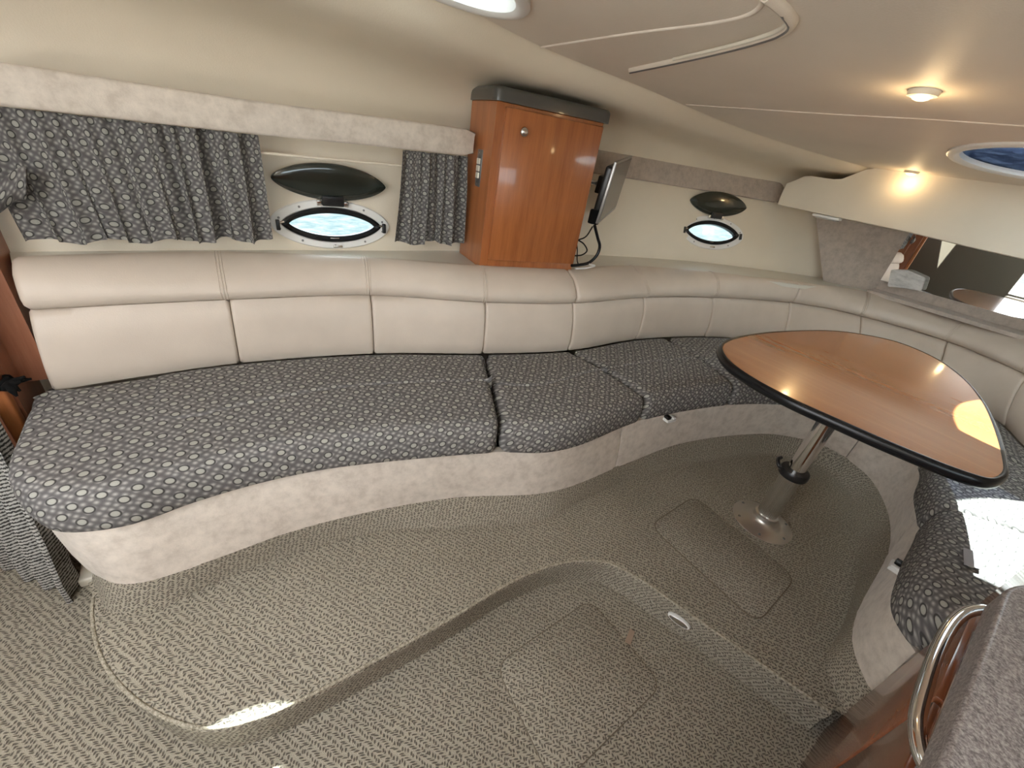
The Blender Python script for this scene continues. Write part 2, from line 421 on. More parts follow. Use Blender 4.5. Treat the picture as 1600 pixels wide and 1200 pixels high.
l_px = [(40, 487), (190, 478), (358, 470), (580, 463), (760, 474), (898, 475), (1013, 466), (1120, 466), (1237, 474), (1300, 484), (1347, 495), (1480, 534), (1600, 585)]
LINE = Curve(catmull(zs(l_px, Z_L) + [V3(p, Z_L) for p in ((2.75, -.24), (2.4, -.42), (1.8, -.54), (1.262, -.58))], 8))
t_px = [(15, 410), (170, 404), (335, 400), (575, 408), (760, 420), (895, 425), (1000, 420), (1130, 430), (1250, 445), (1365, 459), (1508, 498), (1600, 530)]
TOP = Curve(catmull(zs(t_px, Z_T) + [V3(p, Z_T) for p in ((2.86, -.28), (2.5, -.47), (1.85, -.60), (1.262, -.64))], 8))
wall_px = [(40, 394), (230, 392), (425, 391), (612, 392), (715, 392), (950, 400), (1110, 412), (1285, 435)]
WPL = [Vector((-.75, 1.60, Z_SHELF))] + zs(wall_px, Z_SHELF) + [Vector((3.42, .80, Z_SHELF))]
WALL = Curve(catmull(WPL, 8))
def wall_out(d):
    t = WALL.tan(d); return Vector((-t.y, t.x, 0)) if t.x > 0 else Vector((-t.y, t.x, 0))
def flare(x): k = max(0, min(1, (x-1.3)/1.8)); return .02 + .17*k*k*(3-2*k)
def wall_pt(d, z):
    p = WALL.at(d); return V3(p, z) + wall_out(d)*(flare(p.x)*max(0, z-Z_SHELF)/.35)
def wall_hit(px, py):
    """where the sight line meets the hull side liner"""
    d = ray(px, py); best = None
    for i in range(1, 400):
        s = WALL.L*i/400; o = wall_out(s); p = WALL.at(s)
        # iterate on height: liner leans outward
        n = o; z = 1.0
        for _ in range(4):
            q = wall_pt(s, z); k = (q-Vector(CAM)).dot(n)/Vector(d).dot(n)
            h = Vector(CAM)+Vector(d)*k; z = h.z
        e = (h-q).xy.length
        if best is None or e < best[0]: best = (e, s, h)
    return best[1], best[2]

# ------------------------------------------------------------------ floor and raised platform
mb = MB(); mb.box((-1.15, -1.1, Z_STEP-.05), (1.9, 1.75, Z_STEP)); struct(mb.build('floor', 'carpet', None, 0), 'beige carpeted cabin sole with dark flecks')
def sweep_uv(rows):
    """uv in metres: along path, along profile"""
    uvs = []; su = 0
    for i, r in enumerate(rows):
        if i: su += (r[0]-rows[i-1][0]).length
        sv = 0; line = []
        for j, p in enumerate(r):
            if j: sv += (p-r[j-1]).length
            line.append((su, sv))
        uvs.append(line)
    return uvs
def left_normals(pts):
    out = []
    for i in range(len(pts)):
        t = (pts[min(i+1, len(pts)-1)]-pts[max(i-1, 0)]).normalized(); out.append(Vector((-t.y, t.x, 0)))
    return out
nl = left_normals(PLAT)
lip = .016
inner = [p + n*lip for p, n in zip(PLAT, nl)]
rest = [(1.25, -.30), (1.25, -.75), (3.30, -.75), (3.35, 1.2), (2.0, 1.62), (-.3, 1.62)]
poly = [V3(p, 0) for p in inner] + [V3(p, 0) for p in rest]
mb = MB()
b0 = len(mb.v)
for p in poly: mb.add(p)
for tri in tessellate_polygon([poly]): mb.f.append(tuple(b0+k for k in tri))
rows = []
for p, n in zip(PLAT, nl):
    r = [V3(p+n*lip, 0)]
    for k in range(1, 5):
        a = PI/2*k/4; r.append(V3(p+n*(lip-lip*math.sin(a)), -lip*(1-math.cos(a))))
    r.append(V3(p+n*.010, -.06)); r.append(V3(p+n*.010, Z_STEP-.01))
    rows.append(r)
mb.grid(rows, sweep_uv(rows))
platform = struct(mb.build('floor_platform', 'carpet', None, 40, weld=False), 'raised carpeted platform with rounded step edge under the table')
mb = MB(); mb.tube([p+n*.004+Vector((0, 0, -.003)) for p, n in zip(PLAT, nl)], .0045, 8); mb.build('bound_edge', 'carpet_edge', platform, 60)
rows = []
# carpet upstand between platform and settee base
cc = Curve(COVE); sc_ = Curve(SUB); n = 170; rows = []
for i in range(n):
    a = cc.at(cc.L*i/(n-1)); b = sc_.at(sc_.L*i/(n-1)); bb = sc_.at(sc_.near(a)) if 3 < i < n-3 else b
    m_ = a.lerp(bb, .5); d = (bb-a); d.z = 0
    rows.append([V3(a - d*.25, .0015), V3(a, .002), V3(a.lerp(bb, .12), .014), V3(a.lerp(bb, .6), .055), V3(bb, .085), V3(bb+d*.1, .09)])
mb = MB(); mb.grid(rows, sweep_uv(rows)); mb.build('carpet_upstand', 'carpet_fine', platform, 60)

# floor hatches
def round_poly(c, r, n=5):
    c = [Vector(p) for p in c]; out = []
    for i in range(len(c)):
        p, a, b = c[i], c[i-1], c[(i+1) % len(c)]
        d1 = (a-p).normalized(); d2 = (b-p).normalized()
        for k in range(n+1):
            t = k/n; p1 = p+d1*r; p2 = p+d2*r
            out.append(p1*(1-t)**2 + p*2*t*(1-t) + p2*t*t)
    return out
def hatch_panel(name, corners, z, r, label, th=.005):
    o = thing(name, V3(sum((Vector(c) for c in corners), Vector((0, 0)))/4, z), label, 'hatch')
    pts = round_poly([V3(c, z) for c in corners], r)
    outline_prism(pts, (0, 0, 1), th, .004, 2).build('panel', 'carpet', o, 50)
    mb = MB(); mb.tube([p+Vector((0, 0, .0012)) for p in pts]+[pts[0]+Vector((0, 0, .0012))], .0022, 6, False); mb.build('seam', 'carpet_seam', o, 60)
    return o
fh = hatch_panel('floor_hatch', [(.475, .435), (.875, .445), (.885, .135), (.455, .125)], Z_STEP, .05, 'carpeted bilge hatch with a tan pull tab, set in the lower sole')
tp = [onz(p[0], p[1], Z_STEP+.007) for p in ((984, 982), (992, 988), (985, 1008), (976, 1003))]
outline_prism(tp, (0, 0, 1), .003, .001, 1).build('pull_tab', 'tab_tan', fh, 40)
hatch_panel('floor_hatch', [(1.22, .51), (1.545, .525), (1.54, .085), (1.225, .07)], 0, .06, 'plain carpeted hatch outlined in the raised platform beside the table base', .002)

# step light on the riser
pc = onz(1071, 947, -.055); rc = Curve(PLAT); d0 = rc.near(pc); p0 = rc.at(d0); tg = rc.tan(d0); nn = Vector((tg.y, -tg.x, 0))
M = Matrix((( tg.x, 0, nn.x, 0), (tg.y, 0, nn.y, 0), (0, 1, 0, 0), (0, 0, 0, 1)))
sl = thing('step_light', V3(p0, -.058), 'oval white step light set in the carpeted riser', 'light')
def oval(a, b, n=28): return [Vector((a*math.cos(2*PI*k/n), b*math.sin(2*PI*k/n), 0)) for k in range(n)]
ctr = V3(p0, -.058)
def put(M, c, pts): return [M @ p + c for p in pts]
outline_prism(put(M, ctr-nn*.006, oval(.037, .016)), nn, .010, .003).build('bezel', 'white_plastic', sl, 40)
outline_prism(put(M, ctr+nn*.0035, oval(.031, .011)), nn, .002, .0015).build('lens', 'steel', sl, 40)
for s in (-1, 1):
    mb = MB(); mb.lathe([(.003, 0), (.003, .0015), (.001, .002)], ctr+nn*.0055+tg*s*.022, 10, M); mb.build('screw', 'plate_grey', sl, 40)

# ------------------------------------------------------------------ settee
def loop_loft(loops, r, mbx=None, uvf=None, inset_ends=(True, True)):
    """closed loops along a path; ends rounded by moving along the surface normal inward"""
    n = len(loops); m_ = len(loops[0])
    cs = [sum(l, Vector())/m_ for l in loops]
    arc = [0.0]
    for i in range(1, n): arc.append(arc[-1]+(cs[i]-cs[i-1]).length)
    L = arc[-1]; res = []
    for i in range(n):
        e0 = arc[i] if inset_ends[0] else 9; e1 = L-arc[i] if inset_ends[1] else 9; e = min(e0, e1)
        if e >= r: res.append([p.copy() for p in loops[i]]); continue
        ins = r - math.sqrt(max(0, r*r-(r-e)**2)); pd = (cs[min(i+1, n-1)]-cs[max(i-1, 0)]).normalized(); row = []
        for j in range(m_):
            p = loops[i][j]; tg = loops[i][(j+1) % m_]-loops[i][j-1]
            nv = tg.cross(pd)
            if nv.length < 1e-9: row.append(p.copy()); continue
            nv.normalize()
            if nv.dot(p-cs[i]) < 0: nv = -nv
            row.append(p-nv*ins)
        res.append(row)
    mbx = mbx or MB(); uvs = [[uvf(p) for p in row] for row in res] if uvf else None
    base = mbx.grid(res, uvs, False, True)
    for k, rr in ((0, res[0]), (n-1, res[-1])):
        c = sum(rr, Vector())/m_; ci = mbx.add(c, uvf(c) if uvf else None)
        for j in range(m_): mbx.f.append((base+k*m_+j, base+k*m_+(j+1) % m_, ci))
    return mbx
def spaced(n, L, r):
    """parameters 0..1, denser near both ends for the rounding"""
    e = [0, .04, .15, .35, .65, 1.0]; a = min(.3, r/L)
    return [x*a for x in e] + [a+(1-2*a)*k/(n-1) for k in range(1, n-1)] + [1-x*a for x in reversed(e)]

def seat_cushion(name, f0, f1, b0, b1, label, zt=Z_SEAT, style=0, nu=70, group='seat cushions of the curved settee'):
    Fs = FRONT.sub(f0, f1, 200); Bs = BACK.sub(b0, b1, 200)
    fc, bc = Curve(Fs), Curve(Bs); L = (fc.L+bc.L)/2
    us = spaced(nu, L, .03)
    tdir = (fc.at(fc.L)-fc.at(0)); tdir.z = 0; tdir.normalize(); ndir = Vector((-tdir.y, tdir.x, 0))
    if style == 1: tdir = Vector((.985, -.10, 0)).normalized(); ndir = Vector((-tdir.y, tdir.x, 0))
    loops = []
    rr = .045; gd = .245 if style == 1 else .215
    for u in us:
        f = fc.at(u*fc.L); b = bc.at(u*bc.L); f = V3(f, 0); b = V3(b, 0); b = b+(f-b).normalized()*.010
        iw = (b-f); dl = iw.length; iw.normalize()
        rrr = min(rr, dl*.45); fi = f+iw*rrr
        lp = []
        ts = sorted([k/33 for k in range(34)] + ([max(0, min(1, 1-(gd+dd)/dl)) for dd in (-.012, -.008, -.005, -.002, .001, .004, .007, .011)] if style and dl > gd+.05 else [.3+.01*k for k in range(8)]))
        for t in ts:
            p = b.lerp(fi, t); z = zt+.010*math.sin(PI*min(1, t*1.0))
            if style:
                dist = dl*(1-t)                        # from the front edge
                g = .245 if style == 1 else .215
                step = 1/(1+math.exp(-(dist-g)/.004))
                if style == 1:
                    xs = p.x+.205+.06*max(0, (.36-dist)/.2)**2 if dist < .36 else p.x+.205
                    step *= 1/(1+math.exp(-xs/.006))
                    if p.x > .0: step = step*max(0, 1-p.x/1.4)+(1-max(0, 1-p.x/1.4))*(1/(1+math.exp(-(dist-g)/.02)))
                z += .004*step - .004 - .004*math.exp(-((dist-g+.004)/.0045)**2)*(1 if style == 2 or p.x > -.16 else 0)
                if style == 1 and dist > .30: z -= .005*math.exp(-((p.x+.21)/.005)**2)
            lp.append(V3(p, z))
        for k in range(1, 8):
            a = PI/2*k/7; lp.append(V3(fi-iw*rrr*math.sin(a), zt-.004*(1 if style else 0)-rrr*(1-math.cos(a))))
        lp += [V3(f-iw*.004, zt-.075), V3(f-iw*.003, Z_SB+.03), V3(f, Z_SB+.008), V3(f+iw*.012, Z_SB), V3(b.lerp(f, .5), Z_SB), V3(b, Z_SB), V3(b, (Z_SB+zt)/2)]
        loops.append(lp)
    mbx = loop_loft(loops, .03, None, lambda p: (p.dot(tdir), p.dot(ndir)+p.z))
    base = (fc.at(fc.L/2)+bc.at(bc.L/2))/2
    o = thing(name, V3(base, Z_SB), label, 'cushion', group)
    c = mbx.build('cover', 'circle_fabric', o, 60)
    return o, fc, bc
fs = [0, FRONT.near(onz(778, 710, Z_SB)), FRONT.near(onz(1002, 660, Z_SB)), FRONT.near(onz(1138, 636, Z_SB)), FRONT.near((2.47, .28)), FRONT.near((2.28, .05)), FRONT.near(onz(1431, 830, Z_SB)), FRONT.L]
bs = [0, BACK.near(onz(757, 553, Z_SEAT)), BACK.near(onz(890, 548, Z_SEAT)), BACK.near(onz(1045, 530, Z_SEAT)), BACK.near((2.97, .36)), BACK.near((2.56, -.27)), BACK.near((1.95, -.455)), BACK.L]
SL = ['long circle-patterned seat cushion at the settee end by the doorway curtain',
      'circle-patterned seat cushion below the wall cabinet, beside the longest cushion',
      'circle-patterned seat cushion with a white latch below it, behind the table',
      'circle-patterned wedge cushion partly under the pointed table end',
      'circle-patterned bow seat cushion behind the table under the mirror',
      'circle-patterned seat cushion lit by the sun beside the grey-tagged cushion',
      'circle-patterned seat cushion with a grey tag against the galley cabinet']
seats = []
for i in range(7):
    g = .0065
    seats.append(seat_cushion('seat_cushion', fs[i]+(g if i else 0), fs[i+1]-g, bs[i]+(g if i else 0), bs[i+1]-g, SL[i], Z_SEAT+(.012 if i == 6 else 0), 1 if i == 0 else (2 if i in (1, 2) else 0), 230 if i == 0 else 44))
# grey tag on the last cushion
tg_px = [(1505, 856), (1533, 866), (1531, 890), (1506, 882)]
zt = Z_SEAT+.027
outline_prism([onz(p[0], p[1], zt) for p in tg_px], (0, 0, 1), .002, .0006, 1).build('tag', 'grey_tag', seats[6][0], 30)

# suede base panels under the seats
base_t = thing('settee_base', (1.2, .9, .08), 'mottled beige suede front of the curved settee', 'settee')
SUBC = Curve(SUB)
seam_s = [0, FRONT.near(onz(985, 672, Z_SB)), FRONT.near((2.40, .13)), FRONT.L]
f_start = FRONT.near(onz(62, 820, Z_SB))
knots = [f_start-.28, seam_s[1], FRONT.near((2.47, .28)), FRONT.near(onz(1427, 800, Z_SB)), FRONT.L]
for k in range(4):
    a, b = knots[k]+.0015, knots[k+1]-.0015; nst = max(12, int((b-a)/.02)); loops = []
    for i in range(nst):
        s = a+(b-a)*i/(nst-1); f = FRONT.at(s); t = FRONT.tan(s); o_ = Vector((-t.y, t.x, 0))
        q = SUBC.at(SUBC.near(f)) if s > f_start+.05 else V3(f+o_*.03, .08)
        if k == 0 and i < 8: q = V3(f+o_*.03, .08).lerp(q, i/8)
        top = V3(f+o_*.014, Z_SB-.002); bot = V3(q, .082)
        d = o_*.03
        loops.append([bot, bot.lerp(top, .25)-o_*.003, bot.lerp(top, .6)-o_*.003, top, top+d, bot+d])
    loop_loft(loops, .004).build('base_panel', 'suede', base_t, 50)
# white lower corner under the aft end
mb = bevel_box((-.50, 1.24, Z_STEP), (-.425, 1.45, Z_STEP+.03), .006); struct(mb.build('trim_1', 'cream_plastic', None, 40), 'cream plinth at the aft end of the settee')

# latches
def latch(px, py, label, flip=1):
    s = FRONT.near(onz(px, py, Z_SB)); f = FRONT.at(s); t = FRONT.tan(s); o_ = Vector((t.y, -t.x, 0))
    M = Matrix(((t.x, o_.x, 0, 0), (t.y, o_.y, 0, 0), (0, 0, 1, 0), (0, 0, 0, 1))); c = V3(f, Z_SB-.022)
    T = Matrix.Translation(c) @ M
    o = thing('seat_latch', c, label, 'latch', 'white seat latches')
    bevel_box((-.025, -.02, -.006), (.025, .018, .006), .002, 2, T).build('plate', 'white_plastic', o, 40)
    bevel_box((-.022, -.02, .006), (-.002, .012, .02), .002, 2, T).build('clip', 'black_plastic', o, 40)
    bevel_box((.008, -.018, .006), (.024, .016, .014), .002, 2, T).build('catch', 'white_plastic', o, 40)
latch(1056, 655, 'small white latch poking out below the seat cushion behind the table')
latch(1408, 880, 'small white latch on the suede front near the galley')

# backrest: lower panels and upper bolsters
def back_loops(a0, a1, b0, b1, n, r):
    L = LINE.sub(a0, a1, 60); B = BACK.sub(b0, b1, 60); lc, bc = Curve(L), Curve(B); loops = []
    for u in spaced(n, lc.L, r):
        t = lc.at(u*lc.L); b = bc.at(u*bc.L)
        tg = LINE.tan(a0+(a1-a0)*u); o_ = Vector((-tg.y, tg.x, 0))
        lo = V3(b, Z_SEAT-.004); hi = V3(t, Z_L-.002); lp = []
        for k in range(13):
            v = k/12; bul = .022*(1-abs(2*v-1)**3.0)
            lp.append(lo.lerp(hi, v)-o_*bul+o_*.012)
        lp += [hi+o_*.03+Vector((0, 0, .0)), hi+o_*.05, lo+o_*.05]
        loops.append(lp)
    return loops
lseam = [0, LINE.near(onz(358, 470, Z_L)), LINE.near(onz(580, 463, Z_L)), LINE.near(onz(760, 474, Z_L)), LINE.near(onz(898, 475, Z_L)), LINE.near(onz(1009, 466, Z_L)), LINE.near(onz(1117, 466, Z_L)), LINE.near(onz(1237, 474, Z_L)), LINE.near(onz(1347, 495, Z_L)), LINE.near(onz(1480, 534, Z_L)), LINE.near(onz(1597, 585, Z_L)), LINE.near((2.3, -.45)), LINE.L]
bseam = [0, BACK.near(onz(375, 568, Z_SEAT)), BACK.near(onz(585, 553, Z_SEAT)), BACK.near(onz(755, 553, Z_SEAT)), BACK.near(onz(890, 548, Z_SEAT)), BACK.near(onz(996, 531, Z_SEAT)), BACK.near(onz(1104, 527, Z_SEAT)), BACK.near((2.72, .90)), BACK.near((2.95, .55)), BACK.near((2.985, .2)), BACK.near(onz(1560, 662, Z_SEAT)), BACK.near((2.25, -.40)), BACK.L]
def bolster_loops(a0, a1, n, r):
    loops = []; t0, t1 = TOP.near(LINE.at(a0)), TOP.near(LINE.at(a1))
    if a0 <= 0: t0 = 0
    for u in spaced(n, a1-a0, r):
        s = a0+(a1-a0)*u; l = LINE.at(s); t = TOP.at(t0+(t1-t0)*u); tg = LINE.tan(s); o_ = Vector((-tg.y, tg.x, 0))
        d = max(-.01, min(.09, (t-l).dot(o_)))
        pr = [(.045, Z_L), (.008, Z_L+.001), (-.008, Z_L+.012), (-.014, Z_L+.035), (-.010+d*.25, Z_L+.065), (.0+d*.55, Z_L+.095), (.012+d*.85, Z_T-.012), (.028+d, Z_T-.001), (.045+d, Z_T), (.065+d, Z_T-.003), (.078+d, Z_T-.014), (.08+d, Z_L+.05), (.08+d*.5, Z_L+.01)]
        loops.append([V3(l, 0)+o_*a+Vector((0, 0, z)) for a, z in pr])
    return loops
BK = [((0, 4), 'cream leather backrest run along the curtained side, up to the wall cabinet'),
      ((4, 7), 'cream leather backrest run between the wall cabinet and the far porthole'),
      ((7, 12), 'cream leather backrest run curving round the bow below the mirror')]
for (i0, i1), lab in BK:
    m_ = LINE.at((lseam[i0]+lseam[i1])/2); bt = thing('backrest', V3(m_, Z_SEAT), lab, 'backrest', 'leather backrest runs of the settee')
    for i in range(i0, i1):
        loop_loft(back_loops(lseam[i]+.0007, lseam[i+1]-.0007, bseam[i]+.0007, bseam[i+1]-.0007, 26, .011), .011).build('back_panel', 'leather', bt, 60)
    a0, a1 = lseam[i0]+.0015, lseam[i1]-.0015
    lps = bolster_loops(a0, a1, int((a1-a0)/.025), .014)
    bo = loop_loft(lps, .014).build('bolster', 'leather', bt, 60)
    seams = [lseam[i] for i in range(i0+1, i1)]
    for s in seams:
        tg = LINE.tan(s)
        for off in (-.008, 0, .008):
            lp = bolster_loops(max(a0, s+off-.01), s+off+.01, 3, .001)[5]
            mid = lp[1:11]; tb = Curve(catmull(mid, 4)).sub(0, Curve(catmull(mid, 4)).L, 26)
            mb = MB(); mb.tube(tb, .0016 if off else .0022, 5, True); mb.build('stitching', 'leather', bo, 60)
# end cap welt
# ------------------------------------------------------------------ shelf, walls, ceiling
inn = [TOP.at(TOP.L*i/90) for i in range(91)]; nI = left_normals(inn)
inn = [p+n_*.03 for p, n_ in zip(inn, nI) if p.x < 3.4]
inn = [p for p in inn if p.y > -.2]
wl = [WALL.at(WALL.L*i/70)+wall_out(WALL.L*i/70)*.012 for i in range(71)]
wl = [p for p in wl if p.x > -.45]
poly = [(p.x, p.y) for p in inn] + [(3.42, -.2)] + [(p.x, p.y) for p in reversed(wl)]
struct(holed_sheet(poly, [], lambda x, y: Z_SHELF-.02, .02).build('trim_2', 'shelf_vinyl', None, 30), 'cream side shelf behind the backrest')

# hull side liner with two porthole openings
def lens(a, b, k=1.6, n=22, tip=.06):
    """pointed oval with slightly rounded tips"""
    pts = []
    for i in range(n):
        t = 2*PI*i/n; x = math.cos(t); y = math.sin(t)
        yy = math.copysign(abs(y)**k, y)
        pts.append((a*x, b*yy))
    return pts
PORTS = [((521, 351), .205, .084, .165, .054), ((1111, 364), .235, .094, .188, .062)]
rows = []; nW = 90
for i in range(nW+1):
    d = WALL.L*i/nW; rows.append([wall_pt(d, z) for z in (Z_STEP, .80, .9, 1.0, 1.1, 1.18, 1.25)] + [wall_pt(d, z)+wall_out(d)*.02 for z in (1.25, 1.18, 1.1, 1.0, .9, .80, Z_STEP)])
mb = MB(); base = mb.grid(rows, None, False, True); k = len(rows[0])
mb.f.append(tuple(base+j for j in range(k))); e = base+nW*k; mb.f.append(tuple(e+j for j in range(k))[::-1])
wall_o = mb.build('wall_port', 'liner', None, 50, weld=True); struct(wall_o, 'cream vinyl hull side liner behind the curtains')
frames = []
for (pp, fa, fb, ga, gb) in PORTS:
    s, h = wall_hit(*pp); p0 = wall_pt(s, h.z); t = WALL.tan(s); up = (wall_pt(s, h.z+.1)-wall_pt(s, h.z)).normalized()
    o_ = t.cross(up); o_.normalize()
    if o_.dot(Vector(CAM)-p0) < 0: o_ = -o_
    t = up.cross(o_).normalized()
    if t.x < 0: t = -t
    frames.append((p0, t, up, o_))
    cut = MB(); pts = lens(ga+.012, gb+.010, 1.25, 40)
    cut.rings([[p0+t*x+up*y+o_*z for x, y in pts] for z in (-.08, .06)])
    co = cut.build('cut', 'liner', None, 0)
    md = wall_o.modifiers.new('hole', 'BOOLEAN'); md.object = co; md.operation = 'DIFFERENCE'; md.solver = 'EXACT'
    bpy.context.view_layer.update()
    me = bpy.data.meshes.new_from_object(wall_o.evaluated_get(bpy.context.evaluated_depsgraph_get()))
    wall_o.modifiers.clear(); wall_o.data = me; bpy.data.objects.remove(co)
wall_o.data.polygons.foreach_set('use_smooth', [True]*len(wall_o.data.polygons)); wall_o.data.set_sharp_from_angle(angle=math.radians(40))

def porthole(idx, fr, fa, fb, ga, gb):
    p0, t, up, o_ = fr
    P = lambda x, y, z: p0+t*x+up*y+o_*z
    w = bpy.data.objects.new('window_%d' % idx, None); w.location = p0; w.empty_display_size = .05; col.objects.link(w); struct(w, 'oval porthole with white flange and raised dark cover' + (' between the curtains' if idx == 1 else ' past the television'))
    def ring(outer, innr, prof, name, m_, par=w):
        rings = [[P(ax*(1-f)+bx*f, ay*(1-f)+by*f, z) for (ax, ay), (bx, by) in zip(outer, innr)] for f, z in prof]
        mb = MB(); mb.grid(rings+[rings[0]], None, False, True); return mb.build(name, m_, par, 40)
    N = 72; fo = lens(fa, fb, 1.12, N); fi = lens(ga+.004, gb+.004, 1.42, N)
    ring(fo, fi, [(0, -.004), (0, .006), (.12, .011), (.85, .011), (1, .006), (1, -.03)], 'flange', 'white_plastic')
    g0 = lens(ga+.006, gb+.005, 1.42, N); g1 = lens(ga-.020, gb-.015, 1.5, N)
    ring(g0, g1, [(0, -.012), (0, .012), (.4, .014), (1, .008), (1, -.012)], 'gasket', 'black_rubber')
    mb = MB(); gl_ = lens(ga-.014, gb-.011, 1.46, N); mb.rings([[P(x, y, -.006) for x, y in gl_], [P(x, y, -.010) for x, y in gl_]]); mb.build('pane', 'pane', w, 0)
    for sx in (-1, 1):
        Mx = Matrix(((t.x, up.x, o_.x, 0), (t.y, up.y, o_.y, 0), (t.z, up.z, o_.z, 0), (0, 0, 0, 1))); Tx = Matrix.Translation(p0+t*sx*(ga+.016)) @ Mx
        bevel_box((-.006, -.022, .010), (.006, .012, .022), .002, 2, Tx).build('latch', 'black_plastic', w, 40)
        mb = MB(); mb.tube([P(sx*(ga+.016), .0, .016), P(sx*(ga-.004), .006, .018)], .0035, 8); mb.build('latch_arm', 'nickel', w, 40)
    for k in range(10):
        a = 2*PI*(k+.5)/10; x, y = math.cos(a), math.sin(a)
        yy = math.copysign(abs(y)**1.2, y)
        c = P((fa+ga)/2*x, (fb+gb+.006)/2*yy, .0105); mb = MB(); mb.lathe([(.0042, 0), (.004, .0012), (.002, .002)], c, 8, Mx); mb.build('screw', 'plate_grey', w, 40)
    bevel_box((-.016, -.004, -.001), (.016, .006, .012), .002, 2, Matrix.Translation(P(0, -(gb-.004), 0)) @ Mx).build('sill_catch', 'nickel', w, 40)
    bevel_box((-.02, -.004, .010), (.012, .004, .018), .002, 2, Matrix.Translation(P(.012, -(gb+.02), 0)) @ Mx).build('thumb_latch', 'nickel', w, 40)
    # raised cover hinged at the flange top, leaning off the wall
    tilt = math.radians(14); cu = (up*math.cos(tilt)+o_*math.sin(tilt)); cn = (o_*math.cos(tilt)-up*math.sin(tilt)); h0 = P(0, fb-.004, .016)
    CH = .060 if idx == 1 else .064; ov = lens(.185 if idx == 1 else .20, CH, 1.34, N)
    rings = []
    for f, z in ((1, -.004), (1, .004), (.97, .006), (.75, .010), (.4, .013), (.12, .014)):
        rings.append([h0 + t*x*f + cu*(CH+.004+y*f) + cn*z for x, y in ov])
    mb = MB(); mb.rings(rings); cv = mb.build('cover', 'smoke_cover', w, 50)
    Mc = Matrix(((t.x, cu.x, cn.x, 0), (t.y, cu.y, cn.y, 0), (t.z, cu.z, cn.z, 0), (0, 0, 0, 1)))
    bevel_box((-.036, -.012, .002), (.036, .022, .018), .003, 2, Matrix.Translation(h0) @ Mc).build('hinge', 'black_plastic', cv, 40)
    for sx in (-1, 1):
        bevel_box((-.008, -.014, .0), (.008, .004, .012), .002, 2, Matrix.Translation(h0+t*sx*.045) @ Mc).build('hinge_lug', 'steel', cv, 40)
for i, (fr, q) in enumerate(zip(frames, PORTS)): porthole(i+1, fr, *q[1:])

# overhead edge curve and the cove between overhead and valance
E_px = [(700, 0), (850, 75), (1000, 135), (1130, 190)]
EDGE = Curve(catmull([Vector((-1.15, 1.19, ceil_z(-1.15))), Vector((-.2, 1.2, ceil_z(-.2))), Vector((.3, 1.21, ceil_z(.3)))] + [onc(*p) for p in E_px] + [Vector((x_, y_, ceil_z(x_))) for x_, y_ in ((2.25, 1.16), (2.58, 1.06), (2.84, .95), (3.2, .85))], 8))
v_top_px = [(0, 97), (200, 128), (400, 158), (600, 184), (745, 204)]
def val_plane(x): return WALL.at_x(x).y
rows = []; nE = 80
for i in range(nE+1):
    e = EDGE.at(EDGE.L*i/nE); tg = EDGE.tan(EDGE.L*i/nE)
    sW = WALL.near((e.x+.05*max(0, e.x-1), e.y+.4)); wp = wall_pt(sW, 1.22 if e.x < 1 else 1.235)
    v = wp-wall_out(sW)*.014
    ez = min(e.z, ceil_z(e.x))
    r = []
    dv = Vector((v.x-e.x, v.y-e.y, 0))
    prof = [(-.04, 0.0), (0, .0), (.015, .04), (.045, .13), (.085, .21), (.14, .275), (.22, .315), (.38, .335), (.56, .36), (.72, .405), (.83, .48), (.90, .57), (.95, .70), (.985, .86), (1.0, 1.0), (1.0, 1.25)]
    for a, b in prof: r.append(Vector((e.x+dv.x*a, e.y+dv.y*a, (ez+(.004 if a < 0 else 0))*(1-b)+v.z*b)))
    rows.append(r)
mb = MB(); mb.grid(rows); struct(mb.build('ceiling_cove', 'liner', None, 70), 'sloping cream headliner between overhead and window valance')

